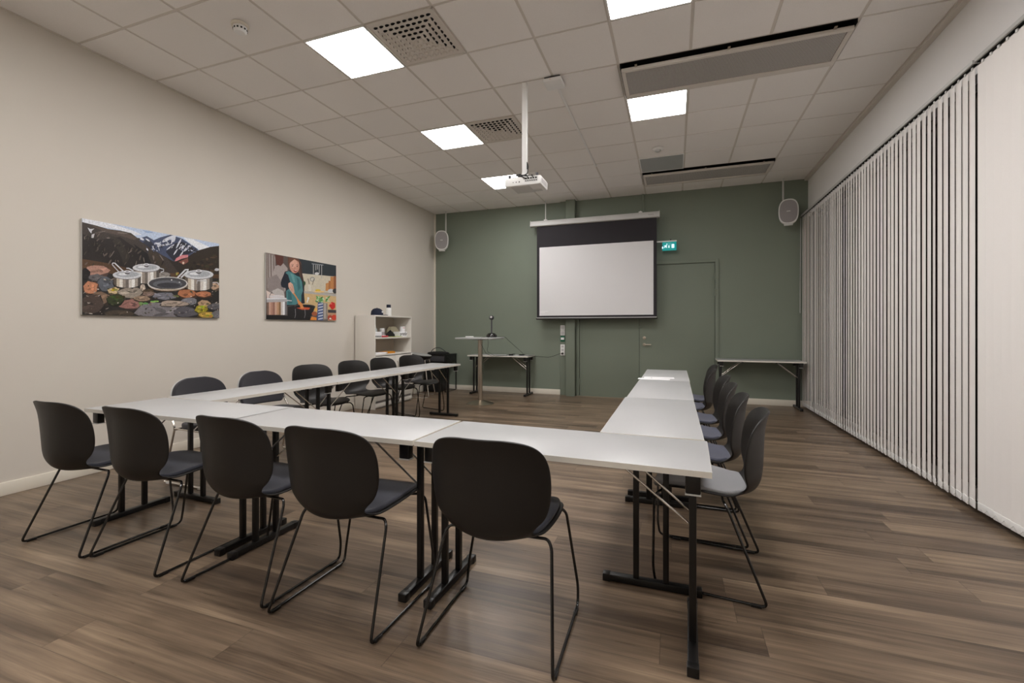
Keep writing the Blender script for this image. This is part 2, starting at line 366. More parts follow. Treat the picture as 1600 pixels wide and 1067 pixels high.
    a((150,130,112),ell(895,712,200,66)); a((206,204,200),ell(895,700,205,70)); a((70,70,74),ell(895,698,192,60)); a((96,98,104),ell(895,705,150,40)); a((56,56,62),ell(905,716,120,26)); a((232,232,232),ell(935,663,7,5));a((232,232,232),ell(1015,686,7,5))
    a((176,166,150),ell(895,745,150,24,12,20,160))

    # picture 2
    def b(c,p): kitchen.append((c,p))
    a=b
    a((92,82,78),[(60,40),(1110,230),(1110,1040),(60,1020)])
    a((44,52,58),[(540,130),(1110,225),(1110,400),(600,345)])
    a((206,198,178),[(590,345),(1110,395),(1110,640),(600,600)])
    a((180,176,170),[(600,600),(1110,645),(1110,680),(600,630)])
    a((206,176,128),[(600,630),(1110,680),(1110,960),(600,900)])
    a((130,118,112),[(60,40),(210,60),(215,720),(80,700)])
    for i in range(9): a([(160,150,146),(108,94,88),(190,184,182)][i%3],[(90+i*14,60+i*3),(97+i*14,62+i*3),(110+i*13,560),(100+i*13,560)])
    a((168,158,154),[(210,240),(330,200),(390,270),(380,560),(330,640),(150,620),(120,500)])
    a((90,50,42),[(200,70),(330,95),(325,200),(290,240),(230,215)])
    a((140,130,128),[(90,420),(230,360),(340,520),(350,700),(120,640)])
    a((190,184,180),[(160,600),(250,560),(330,600),(350,700),(220,710)])
    a((222,206,198),[(80,590),(150,630),(210,660),(240,710),(90,715)])
    a((40,40,46),line([(165,620),(135,650),(122,700)],8))
    # hair
    a((98,66,52),[(390,110),(450,110),(540,125),(585,190),(600,330),(630,470),(635,600),(600,600),(590,420),(520,330),(430,310),(395,200)])
    a((64,44,38),[(560,180),(590,230),(610,400),(640,500),(620,640),(590,500)])
    # body
    a((30,38,50),[(350,320),(420,300),(560,370),(620,480),(640,780),(380,820),(360,560),(300,540),(290,480),(320,400)])
    a((78,132,136),[(345,345),(400,310),(450,330),(520,380),(570,400),(600,470),(612,600),(590,660),(590,760),(500,800),(375,800),(370,600),(420,560),(430,470),(400,380)])
    a((104,156,158),[(430,340),(480,370),(500,480),(470,470)]); a((58,106,112),[(520,400),(560,430),(580,560),(540,600)]); a((58,106,112),[(390,600),(440,620),(460,780),(400,790)])
    a((28,34,46),[(350,330),(400,370),(420,480),(400,545),(330,555),(290,510),(300,440)])
    a((26,30,40),[(430,290),(560,340),(570,390),(540,385),(470,345)])
    # face
    a((202,150,130),ell(490,235,72,108,20,0,360,-.08)); a((220,172,152),ell(478,205,50,60)); a((112,74,58),[(410,130),(480,120),(560,150),(555,180),(490,140),(425,190),(405,240)])
    a((60,40,36),ell(460,238,13,6)); a((60,40,36),ell(530,245,12,6)); a((70,44,36),line([(440,220),(460,214),(480,220)],5)); a((70,44,36),line([(512,225),(530,220),(548,230)],5))
    a((184,128,108),[(490,240),(505,275),(488,280)]); a((150,50,52),[(470,295),(500,302),(535,298),(515,330),(490,325)]); a((236,228,222),[(480,300),(528,302),(510,310)])
    # hand, spatula
    a((214,170,150),[(400,490),(430,472),(465,500),(480,560),(490,620),(470,650),(450,620),(420,580),(402,540)]); a((176,124,104),line([(420,540),(440,560),(450,600)],7)); a((176,124,104),line([(450,520),(465,560),(470,610)],6))
    a((214,140,80),[(465,630),(485,625),(560,740),(600,780),(628,850),(575,855),(545,790),(520,710)])
    # shelf tools
    a((170,176,180),line([(740,205),(910,225)],7))
    for x,y0,y1 in [(765,215,370),(800,220,300),(850,222,350),(885,225,420),(825,222,290)]: a((176,178,176),line([(x,y0),(x,y1)],9))
    a((210,212,212),ell(815,350,32,20)); a((140,142,140),ell(750,430,36,34)); a((206,202,190),ell(750,432,24,22)); a((120,110,96),line([(685,420),(705,500)],12)); a((130,120,100),line([(770,430),(750,510)],10))
    a((216,210,196),[(690,510),(730,510),(732,600),(692,600)]); a((224,190,60),ell(830,590,40,16)); a((236,200,130),ell(850,612,80,12))
    a((198,140,84),[(945,490),(985,480),(985,600),(940,598)]); a((168,110,66),[(985,450),(1012,455),(1012,600),(985,600)]); a((190,130,80),[(1012,390),(1060,395),(1060,600),(1012,600)]); a((150,92,58),[(1060,380),(1100,390),(1100,600),(1060,600)])
    a((200,202,204),ell(1020,600,46,30)); a((60,60,62),ell(1080,600,36,36)); a((46,80,50),blob(635,490,20,34,4))
    a((232,232,228),line([(700,700),(680,740),(672,768)],18)); a((232,232,228),ell(690,705,14,18))
    # stove, pan
    a((28,26,28),[(80,930),(380,960),(720,960),(720,1030),(80,1025)])
    a((34,32,34),[(390,830),(480,810),(640,840),(790,830),(740,960),(640,1000),(480,1000),(390,960)])
    a((60,58,58),ell(640,828,155,34)); a((26,24,26),ell(640,832,140,26)); a((196,86,54),[(520,845),(620,835),(720,842),(700,870),(600,872)]); a((214,140,80),[(560,780),(600,785),(628,850),(580,856)])
    for x in (500,640): a((150,150,154),line([(x,860),(x+6,940),(x-6,990)],7))
    # big pot
    for k,c in enumerate([(120,96,84),(196,158,140),(176,134,116),(150,110,96),(200,166,146),(190,150,120),(140,110,80),(206,200,196),(236,236,238),(120,118,120)]):
        a(c,[(88+k*29,755),(117+k*29,752),(117+k*29,945),(88+k*29,948)])
    a((176,174,176),[(85,715),(378,710),(385,755),(85,765)]); a((222,224,228),[(85,705),(370,700),(378,716),(85,722)]); a((196,198,200),line([(378,735),(450,742)],14)); a((216,212,214),blob(240,680,120,24,8))
    # jar with herbs, pepper
    for i in range(26):
        rnd=random.Random(i+50); a(rnd.choice([(96,160,90),(60,120,62),(150,196,130),(190,216,180)]),blob(rnd.uniform(800,990),rnd.uniform(670,770),rnd.uniform(12,30),rnd.uniform(9,18),i,7,rnd.uniform(-1,1)))
    a((72,92,140),[(830,760),(910,770),(905,1025),(815,1020)])
    for k in range(6): a((206,210,222),[(835,790+k*42),(905,775+k*42),(903,792+k*42),(833,808+k*42)])
    a((150,140,130),[(912,770),(970,780),(970,1010),(908,1020)]); a((196,190,186),[(925,780),(940,780),(938,1000),(924,1000)])
    a((204,48,44),blob(1040,815,48,56,3,14)); a((236,110,100),ell(1022,785,14,10)); a((66,62,66),[(975,870),(1100,875),(1100,920),(975,915)])
    a((196,150,120),[(975,920),(1100,920),(1100,1030),(975,1030)]); a((210,64,44),ell(1066,985,40,40)); a((170,70,50),ell(1005,985,34,36)); a((238,232,226),ell(1010,1000,16,12))
    a((222,140,60),[(740,970),(810,985),(808,1025),(715,1020)]); a((166,90,56),ell(780,930,40,32)); a((232,180,90),ell(800,870,24,24))
    def finish(polys, g):
        r = []
        for c, p in polys:
            q = []
            for x in map(g, p):
                if not q or (abs(x[0] - q[-1][0]) + abs(x[1] - q[-1][1])) > 1e-4: q.append(x)
            if len(q) > 2: r.append((lin(c), q))
        return r
    return finish(landscape, straighten(120, 335, 6.4667, 2.345)), finish(kitchen, straighten(405, 390, 9.28, 4.148))
LANDSCAPE, KITCHEN = draw_prints()

# ------------------------------------------------------------------ camera
cam = bpy.data.cameras.new('camera'); co = bpy.data.objects.new('camera', cam); C.objects.link(co)
co.location = (0, 0, HC); co.rotation_euler = (PI / 2, 0, .3441)
cam.sensor_width = 36; cam.lens = 708.7 * 36 / 1600; cam.shift_y = -(533.5 - 513.65) / 1600; cam.clip_start = .05
bpy.context.scene.camera = co

# ------------------------------------------------------------------ room shell
b = MB(); b.box(XL - .1, XR + .25, YF - .1, YB + .1, -.06, 0, 'floor'); struct(b, 'floor')
b = MB(); b.box(XL - .12, XL, YF - .1, YB + .1, 0, 3.8, 'wall'); struct(b, 'wall_left')
DX0, DX1, DZ = -1.705, .693, 2.395
b = MB()
b.box(XL, DX0, YB, YB + .1, 0, 3.8, 'green'); b.box(DX1, XR + .2, YB, YB + .1, 0, 3.8, 'green'); b.box(DX0, DX1, YB, YB + .1, DZ, 3.8, 'green')
struct(b, 'wall_back')
b = MB(); b.box(XL, XR + .2, YF - .1, YF, 0, 3.8, 'wall'); struct(b, 'wall_front')
b = MB(); b.box(XR, XR + .2, YF, YB, 3.0, 3.8, 'wall_w'); b.box(XR + .06, XR + .2, YF, YB, 0, .09, 'wall_w')
for y0, y1 in ((YF, -.9), (1.42, 1.52), (3.80, 3.90), (6.16, 6.26), (8.18, YB)): b.box(XR + .05, XR + .2, y0, y1, .09, 3.0, 'wall_w')
struct(b, 'wall_right')
for i, (y0, y1) in enumerate(((-.9, 1.42), (1.52, 3.80), (3.90, 6.16), (6.26, 8.18))):
    w = MB()
    for a, c, d, e in ((y0, y1, .09, .15), (y0, y1, 2.94, 3.0), (y0, y0 + .06, .15, 2.94), (y1 - .06, y1, .15, 2.94), ((y0 + y1) / 2 - .03, (y0 + y1) / 2 + .03, .15, 2.94)):
        w.box(XR + .08, XR + .14, a, c, d, e, 'frame_al')
    wo = struct(w, 'window_%d' % (i + 1))
    g = MB(); g.box(XR + .105, XR + .115, y0 + .05, y1 - .05, .14, 2.95, 'glass'); g.build('window_glass', wo)
    g = MB(); g.box(XR + .19, XR + .2, y0, y1, .09, 3.0, 'dark'); g.build('night_backing', wo)
def base(name, *bx):
    m = MB()
    for q in bx: m.box(*q, 'trim', bev=.004)
    struct(m, name)
base('baseboard_left', (XL, XL + .014, YF, 5.77, 0, .098), (XL, XL + .014, 6.80, YB - .014, 0, .098))
base('baseboard_back', (XL + .014, -1.99, YB - .014, YB, 0, .098), (.70, XR + .05, YB - .014, YB, 0, .098))
base('baseboard_front', (XL, XR, YF, YF + .014, 0, .098))
b = MB(); b.box(XL, XL + .028, YB - .03, YB - .001, .1, 3.58, 'trim'); struct(b, 'trim_1')          # white corner strip
b = MB(); b.box(-2.005, -1.90, YB - .03, YB, 0, 3.594, 'green', bev=.003); b.box(-1.878, -1.712, YB - .12, YB, 0, 3.594, 'green', bev=.004); b.box(-1.90, -1.878, YB - .03, YB, 0, 3.594, 'green'); struct(b, 'trim_2')
b = MB(); b.box(-.535, -.50, YB - .03, YB, 3.2, 3.594, 'green', bev=.003); struct(b, 'trim_3')
b = MB(); b.box(XR - .05, XR, YF, YB, 3.560, 3.594, 'trim2'); b.box(XR - .062, XR - .05, YF, YB, 3.585, 3.594, 'trim2'); struct(b, 'trim_4')
# ceiling: lay-in tiles in an exposed grid, with an added slab above blocking light
GX = -4.673
LIT = [(3, 1), (3, 4), (3, 7), (7, 1), (7, 4), (3, -2), (7, -2), (3, -5), (7, -5)]
OFF = [(7, 7)]; VENT = [(4, 1), (4, 4)]; BEAM = [(7, 3), (7, 8)]
skip = set(LIT + OFF + VENT + [(i + k, j) for i, j in BEAM for k in range(3)])
rnd = random.Random(5); b = MB()
for i in range(0, 12):
    for j in range(-7, 10):
        if (i, j) in skip: continue
        x0 = max(GX + i * T + .012, XL); x1 = min(GX + (i + 1) * T - .012, XR - .06)
        y0 = GY + j * T + .012; y1 = min(GY + (j + 1) * T - .012, YB - .001); y0 = max(y0, YF)
        if x1 - x0 < .02 or y1 - y0 < .02: continue
        t = rnd.uniform(.95, 1.0) * (1.07 if (i, j) == (1, 4) else 1); c = lin((243, 240, 237))
        z = 3.590 + rnd.uniform(0, .002)
        b.box(x0, x1, y0, y1, z, 3.606, 'tile', tint=(c[0] * t, c[1] * t, c[2] * t, 1))
b.box(XL - .1, XR + .2, YF - .1, YB + .1, 3.8, 3.86, 'dark')
struct(b, 'ceiling', tint=True)
b = MB()
for i in range(0, 12):
    cuts = [YF, GY + 3 * T, GY + 4 * T, GY + 8 * T, GY + 9 * T, YB] if i in (8, 9) else [YF, YB]
    for y0, y1 in zip(cuts[::2], cuts[1::2]): b.box(max(XL, GX + i * T - .012), GX + i * T + .012, y0, y1, 3.596, 3.6, 'trim2')
for j in range(-6, 10): b.box(XL, XR - .05, GY + j * T - .012, GY + j * T + .012, 3.5965, 3.5995, 'trim2')
b.box(XL, XL + .022, YF, YB, 3.585, 3.5965, 'trim2'); struct(b, 'trim_5')

# ------------------------------------------------------------------ lights, vents, beams
where = {(3, 1): 'large lit square ceiling panel beside the near perforated vent', (3, 4): 'lit square ceiling panel beside the far small vent',
         (3, 7): 'lit square ceiling panel half hidden behind the projector', (7, 1): 'lit square ceiling panel cut by the top of the photo',
         (7, 4): 'lit square ceiling panel touching the near long grille', (3, -2): 'lit square ceiling panel above the left of the viewer', (7, -2): 'lit square ceiling panel above the viewer by the blinds',
         (3, -5): 'lit square ceiling panel at the rear left of the room', (7, -5): 'lit square ceiling panel at the rear right of the room'}
def panel(i, j, lit):
    x, y = GX + (i + .5) * T, GY + (j + .5) * T
    t = thing('ceiling_light', where[(i, j)] if lit else 'unlit grey square ceiling panel beside the far long grille', 'ceiling light', (x, y, 3.585), 0, 'square led panels in the ceiling' if lit else None)
    m = MB(); h = .297
    for a in ((-h, h, -h, -h + .014), (-h, h, h - .014, h), (-h, -h + .014, -h + .014, h - .014), (h - .014, h, -h + .014, h - .014)): m.box(*a, 0, .02, 'white')
    m.box(-h, h, -h, h, .014, .02, 'white'); m.build('frame', t)
    m = MB(); m.box(-h + .015, h - .015, -h + .015, h - .015, .003, .013, 'lamp' if lit else 'lampoff'); m.build('diffuser', t)
for p in LIT: panel(*p, True)
for p in OFF: panel(*p, False)
def vent(i, j, label):
    x, y = GX + (i + .5) * T, GY + (j + .5) * T
    t = thing('ceiling_vent', label, 'ceiling vent', (x, y, 3.585), 0, 'square perforated supply vents')
    m = MB(); h = .292
    m.box(-h, h, -h, h, .004, .012, 'trim2'); 
    for a in ((-h - .006, h + .006, -h - .006, -h + .01), (-h - .006, h + .006, h - .01, h + .006), (-h - .006, -h + .01, -h, h), (h - .01, h + .006, -h, h)): m.box(*a, 0, .012, 'trim2')
    m.build('faceplate', t)
    m = MB(); k = 10; st = .052
    for a in range(k):
        for c in range(k):
            px, py = (a - 4.5) * st, (c - 4.5) * st
            if abs(px) > abs(py) + .001: dr = (math.copysign(1, px), 0)
            else: dr = (0, math.copysign(1, py))
            ang = math.atan2(dr[1], dr[0]); X = Matrix.Translation((px, py, .004)) @ RZ(ang)
            r = .0205; vs = []; n = 8; q = 4
            for u in range(q + 1):
                for v in range(n + 1):
                    ph = PI / 2 * u / q; th = PI * v / n
                    # hood opening towards +x: quarter ellipsoid behind the opening plane
                    vs.append((-r * 1.1 * math.sin(ph) * math.sin(th) , r * math.cos(th), -.013 * math.cos(ph) * math.sin(th)))
            fs = [(u * (n + 1) + v, u * (n + 1) + v + 1, (u + 1) * (n + 1) + v + 1, (u + 1) * (n + 1) + v) for u in range(q) for v in range(n)]
            m.add(vs, fs, 'trim2', True, None, X)
            fan = [(.0002, r * .93 * math.cos(PI * v / n), -.0122 * math.sin(PI * v / n)) for v in range(n + 1)]
            m.add(fan, [tuple(range(n + 1))], 'dark', False, None, X)
            hol = [(.0002 + .013 * math.sin(PI * v / n), r * .93 * math.cos(PI * v / n), -.0004) for v in range(n + 1)]
            m.add(hol, [tuple(range(n + 1))], 'dark', False, None, X)
    m.build('scalloped_openings', t)
vent(4, 1, 'large perforated ceiling vent beside the nearest lit panel'); vent(4, 4, 'smaller looking perforated ceiling vent beside the middle lit panel')
def beam(i, j, label):
    x, y = GX + i * T, GY + j * T; L = 1.8
    t = thing('ceiling_grille', label, 'ventilation grille', (x, y, 3.545), 0, 'long chilled beam grilles')
    m = MB(); y0, y1 = .055, .585; z0, z1 = 0, .028
    m.box(.02, L - .02, y0, y0 + .035, z0, z1, 'trim2', bev=.003); m.box(.02, L - .02, y1 - .075, y1, z0, z1, 'trim2', bev=.003)
    m.box(.02, .055, y0 + .034, y1 - .074, z0, z1, 'trim2'); m.box(L - .055, L - .02, y0 + .034, y1 - .074, z0, z1, 'trim2'); m.build('frame', t)
    m = MB(); m.box(.053, L - .053, y0 + .033, y1 - .073, .008, .012, 'mesh'); m.build('perforated_panel', t)
    m = MB(); m.box(.012, L - .012, .015, .588, .12, .13, 'dark')
    m.box(.012, .016, .015, .588, .02, .13, 'dark'); m.box(L - .016, L - .012, .015, .588, .02, .13, 'dark'); m.box(.012, L - .012, .012, .016, .046, .13, 'dark'); m.build('duct_housing', t)
    for k in (.15, L / 2, L - .15): m = MB(); m.box(k - .01, k + .01, .02, .09, .02, .026, 'steel'); m.build('hanger_clip', t)
beam(7, 3, 'long grey perforated ceiling grille nearest the viewer, dark gap along it'); beam(7, 8, 'long grey perforated ceiling grille near the green wall')

# smoke detectors and access point
t = thing('smoke_detector', 'round white smoke detector near the left wall', 'smoke detector', (-3.171, 2.60, 3.588))
m = MB(); m.lathe([(.062, 0), (.064, -.004), (.06, -.018), (.05, -.020)], 'trim'); m.build('base', t)
m = MB(); m.lathe([(.048, -.019), (.05, -.03), (.047, -.052), (.036, -.062), (.0, -.064)], 'white')
m.build('body', t)
m = MB()
for k in range(12):
    a = 2 * PI * k / 12; m.box(.046, .0505, -.006, .006, -.047, -.035, 'dark', X=RZ(a))
m.build('vent_slots', t)
t = thing('smoke_detector', 'small round white smoke detector beside the unlit grey panel', 'smoke detector', (-.204, 6.223, 3.588))
m = MB(); m.lathe([(.075, 0), (.075, -.012), (.05, -.026), (.04, -.028)], 'white'); m.build('base', t)
m = MB(); m.lathe([(.04, -.026), (.036, -.04), (.02, -.05), (0, -.052)], 'lgrey'); m.build('body', t)
t = thing('wireless_access_point', 'square white wireless access point on the ceiling beside the projector pole', 'access point', (-1.075, 4.18, 3.585))
m = MB(); m.box(-.075, .075, -.075, .075, -.012, .0, 'dgrey'); m.build('bracket', t)
m = MB(); m.box(-.088, .088, -.088, .088, -.048, -.013, 'white', bev=.012); m.build('cover', t)
m = MB(); m.box(-.02, -.014, -.0885, -.086, -.034, -.028, 'orange'); m.build('status_light', t)
b = MB(); b.box(-1.085, -1.060, 4.28, 6.6, 3.578, 3.5895, 'white', bev=.003); tag(b.build('cable_duct'), 'thin white cable duct running along the ceiling from the access point', 'cable duct')

# ------------------------------------------------------------------ projector
t = thing('projector', 'white projector hanging from a white ceiling pole', 'projector', (-1.329, 4.115, 2.56))
m = MB(); m.box(-.178, .178, -.122, .122, 0, .085, 'white', bev=.016); m.build('housing', t)
m = MB(); m.box(-.12, .06, -.1, .1, -.003, .0015, 'lgrey', bev=.001); m.box(.05, .14, .03, .09, -.002, .001, 'lgrey'); m.build('base_cover', t)
m = MB(); m.box(.02, .15, -.1235, -.121, .03, .075, 'lgrey')
for k in range(5): m.box(.028 + k * .024, .044 + k * .024, -.1255, -.123, .054, .068, 'dark')
for k in range(6): m.box(.03 + k * .02, .04 + k * .02, -.1255, -.123, .034, .044, 'dark')
m.build('connector_panel', t)
for k in range(3): m = MB(); m.tube([(-.03 - k * .03, -.1205, .036), (-.03 - k * .03, -.1245, .036)], .006 - .001 * k, 'dark', seg=10); m.build('button', t)
m = MB()
for k in range(8): m.box(.1772, .1788, -.09 + k * .022, -.078 + k * .022, .02, .064, 'mgrey')
m.build('side_vent', t)
m = MB(); m.box(-.155, .145, -.09, .10, .0855, .094, 'dgrey'); m.box(-.06, .02, -.04, .06, .092, .112, 'dgrey', bev=.004)
for px, py in ((-.14, -.08), (.13, -.08), (-.14, .09), (.13, .09)): m.tube([(px, py, .085), (px, py, .118)], .013, 'dgrey', seg=10)
m.build('mounting_plate', t)
m = MB(); m.tube([(-.025, .03, .10), (-.025, .03, .15)], .02, 'lgrey', seg=12); m.box(-.055, .005, .005, .055, .125, .155, 'white', bev=.004); m.tube([(-.06, .03, .135), (.01, .03, .135)], .006, 'steel'); m.build('tilt_joint', t)
m = MB(); m.box(-.048, -.002, .007, .053, .152, 1.03, 'white', bev=.004); m.build('ceiling_pole', t)
m = MB(); m.box(-.004, -.0005, .018, .042, .20, .27, 'dark', bev=.001); m.build('cable_slot', t)
m = MB()
m.tube([(0, .03, .26), (.012, .02, .22), (.012, 0, .15), (-.02, -.06, .11), (-.03, -.11, .10), (.01, -.14, .07), (.03, -.126, .062)], .005, 'dark', fillet=.02)
m.tube([(-.02, .02, .15), (-.08, 0, .15), (-.1, -.03, .13), (-.07, -.08, .105), (0, -.11, .10), (.05, -.14, .085), (.055, -.126, .062)], .004, 'dark', fillet=.02)
m.tube([(-.03, .0, .12), (-.07, -.05, .12), (-.02, -.09, .11), (.06, -.06, .10), (.09, -.1, .1), (.1, -.135, .08), (.104, -.126, .06)], .004, 'dark', fillet=.02)
m.tube([(-.1, .02, .1), (-.06, .06, .12), (0, .02, .115), (.07, .05, .10), (.13, .03, .1)], .004, 'dark', fillet=.02); m.build('cables', t)

# ------------------------------------------------------------------ projection screen
k = 8.05 / 8.281; SY = 8.05
zz = lambda z: HC + (z - HC) * k
t = thing('projection_screen', 'pulled-down white projection screen with wide black border in a white case', 'projection screen', (0, SY, 0))
m = MB(); x0, x1 = -2.578 * k, -.251 * k
prof = [(-.05, 3.12), (-.055, 3.145), (-.05, 3.185), (-.03, 3.212), (.02, 3.22), (.05, 3.21), (.05, 3.115), (-.03, 3.11)]
n = len(prof); vs = [(x, y, z) for x in (x0, x1) for y, z in prof]
m.add(vs, [tuple(range(n)), tuple(range(2 * n - 1, n - 1, -1))] + [(q, (q + 1) % n, n + (q + 1) % n, n + q) for q in range(n)], 'lgrey', True); m.build('case', t)
for q in (x0 - .006, x1): m = MB(); m.box(q, q + .006, -.054, .052, 3.108, 3.222, 'white', bev=.002); m.build('end_cap', t)
fx0, fx1 = -2.463 * k, -.293 * k
m = MB(); m.box(fx0, fx1, -.002, .002, zz(1.44), 3.125, 'scrblack'); m.build('border_fabric', t)
m = MB(); m.box(-2.413 * k, -.346 * k, -.0032, -.0021, zz(1.478), zz(2.77), 'scrwhite'); im = m.build('image_area', t)
m = MB(); rnd = random.Random(3)  # pale strips stand in for faint text projected as light on the screen
for r_, (a, c) in enumerate(((-2.33, -2.19), (-2.33, -2.24))):
    x = a
    while x < c: w = rnd.uniform(.012, .03); m.box(x, x + w, -.0038, -.0033, 1.545 - r_ * .025, 1.557 - r_ * .025, 'paper'); x += w + .006
m.build('projected_caption', im)
m = MB(); m.box(fx0 - .015, fx1 + .015, -.014, .014, zz(1.405), zz(1.43), 'black', bev=.004); m.box(fx0, fx1, -.016, -.012, zz(1.43), zz(1.442), 'lgrey'); m.build('bottom_bar', t)  # light grey strip is the bar's highlight, put in as colour
for q in (-2.23, -.55):
    m = MB(); m.box(q - .03, q + .03, -.02, .03, 3.218, 3.235, 'white', bev=.003); m.tube([(q, .0, 3.23), (q, .0, 3.245)], .012, 'white', seg=8); m.build('mounting_clip', t)
m = MB(); m.tube([(-2.23, .0, 3.24), (-2.23, .0, 3.592)], .008, 'white', seg=8); m.build('hanging_rod', t)
m = MB(); m.box(-.42, -.33, -.0565, -.0535, 3.155, 3.163, 'mgrey'); m.build('name_plate', t)

# ------------------------------------------------------------------ exit sign
t = thing('exit_sign', 'small green lit emergency exit sign with running figure beside the screen', 'exit sign', (0, 8.12, 0))
m = MB(); m.box(-.30, .035, -.012, .012, 2.70, 2.722, 'white', bev=.003); m.tube([(-.06, 0, 2.72), (-.06, .0, 2.745), (-.06, .158, 2.745)], .01, 'dgrey', fillet=.01); m.build('arm', t)
m = MB(); m.box(-.195, .03, -.006, .006, 2.555, 2.70, 'green_lit', bev=.002); m.build('sign_plate', t)
m = MB()
def pz(poly): m.prism(poly, -.0078, -.0062, 'white_lit')
pz([(-.005, 2.595), (-.045, 2.595), (-.045, 2.66), (-.005, 2.66)])
pz([(-.095, 2.64), (-.083, 2.64), (-.083, 2.615), (-.074, 2.615), (-.089, 2.595), (-.104, 2.615), (-.095, 2.615)])
pz([(-.150, 2.640), (-.128, 2.652), (-.120, 2.645), (-.128, 2.625), (-.118, 2.605), (-.128, 2.600), (-.140, 2.62), (-.158, 2.602), (-.168, 2.608), (-.150, 2.628), (-.165, 2.634), (-.168, 2.642)])
m.add([(-.122 + .008 * math.cos(2 * PI * q / 12), -.0078, 2.664 + .008 * math.sin(2 * PI * q / 12)) for q in range(12)], [tuple(range(12))], 'white_lit'); m.build('running_figure_pictogram', t)
m = MB(); m.box(-.20, -.18, -.012, .0, 2.59, 2.625, 'white_lit', bev=.005); m.build('lamp', t)

# ------------------------------------------------------------------ speakers
def speaker(label, x, y, z, rz, rodx):
    t = thing('wall_speaker', label, 'speaker', (x, y, z), rz, 'oval wall speakers')
    w, h = .135, .195
    def oval(s, n=32):
        r = []
        for q in range(n):
            a = 2 * PI * q / n; ca, sa = math.cos(a), math.sin(a)
            r.append((math.copysign(abs(ca) ** .75, ca) * w * s, math.copysign(abs(sa) ** .8, sa) * h * s))
        return r
    m = MB(); rings = [(.80, .07), (.97, .04), (1.0, 0), (1.0, -.035), (.97, -.05), (.9, -.052)]
    vs = []; n = 32
    for s_, yy in rings: vs += [(px, yy, pz_) for px, pz_ in oval(s_)]
    fs = [(i * n + q, i * n + (q + 1) % n, (i + 1) * n + (q + 1) % n, (i + 1) * n + q) for i in range(len(rings) - 1) for q in range(n)] + [tuple(range(n)), tuple((len(rings) - 1) * n + q for q in range(n))[::-1]]
    m.add(vs, fs, 'white', True); m.build('cabinet', t)
    m = MB(); m.prism(oval(.885), -.055, -.0525, 'mgrey'); m.build('grille', t)
    m = MB(); m.box(-.025, .025, -.0575, -.0552, -.004, .006, 'white'); m.build('badge', t)
    m = MB(); m.box(-.06, .06, -.03, .05, -.205, -.19, 'white', bev=.004); m.box(-.05, .05, .06, .085, -.12, .12, 'lgrey', bev=.004); m.build('bracket', t)
    m = MB(); X = RZ(-rz); p = X @ Vector((rodx, .11, 0)); m.tube([(p.x, p.y, -.1), (p.x, p.y, 3.592 - z)], .013, 'lgrey', seg=8)
    m.tube([(p.x, p.y, 0), (0, .075, 0)], .012, 'lgrey'); m.build('hanging_rod', t)
speaker('white oval speaker with grey grille hanging in the left corner', -4.36, 8.03, 2.985, .35, .03)
speaker('white oval speaker with grey grille hanging in the right corner above the blinds', 1.655, 8.03, 3.035, -.18, -.05)

# ------------------------------------------------------------------ doors
fr = MB()
fr.box(DX0, DX0 + .055, YB - .02, YB + .06, 0, DZ, 'green', bev=.002); fr.box(DX1 - .055, DX1, YB - .02, YB + .06, 0, DZ, 'green', bev=.002)
fr.box(DX0 + .055, DX1 - .055, YB - .02, YB + .06, DZ - .05, DZ, 'green', bev=.002); fr.box(DX0 + .05, DX1 - .05, YB + .05, YB + .1, 0, DZ, 'dark')
fr.box(DX0 + .055, DX1 - .055, YB - .005, YB + .06, 0, .012, 'green'); struct(fr, 'trim_6')
sx = -.584
m = MB(); m.box(sx + .003, DX1 - .061, YB + .0, YB + .045, .015, DZ - .056, 'green', bev=.002); d1 = struct(m, 'door_1')
m = MB(); m.box(DX0 + .061, sx - .003, YB + .0, YB + .045, .015, DZ - .056, 'green', bev=.002); d2 = struct(m, 'door_2')
m = MB(); m.lathe([(.0, 0), (.026, 0), (.026, .01), (.0, .01)], 'steel', X=Matrix.Translation((-.50, YB - .001, .955)) @ Matrix.Rotation(PI / 2, 4, 'X'))
m.tube([(-.50, YB - .005, .955), (-.50, YB - .055, .955), (-.385, YB - .06, .955)], .010, 'steel', fillet=.015); m.build('door_handle', d1)
m = MB(); m.lathe([(0, 0), (.028, 0), (.026, .012), (.012, .014), (0, .014)], 'steel', X=Matrix.Translation((-.50, YB - .001, 1.07)) @ Matrix.Rotation(PI / 2, 4, 'X')); m.build('lock', d1)
m = MB(); m.box(-.60, -.535, YB - .008, YB, 1.245, 1.275, 'green', bev=.002); m.build('latch_plate', d1)
for z, dd, xx in ((2.10, d1, DX1 - .058), (1.84, d1, DX1 - .058), (.28, d1, DX1 - .058), (.26, d2, DX0 + .058), (1.9, d2, DX0 + .058)):
    m = MB(); m.tube([(xx, YB - .03, z - .06), (xx, YB - .03, z + .06)], .009, 'green', seg=10); m.box(xx - .012, xx + .012, YB - .03, YB - .018, z - .055, z + .055, 'green'); m.build('hinge', dd)

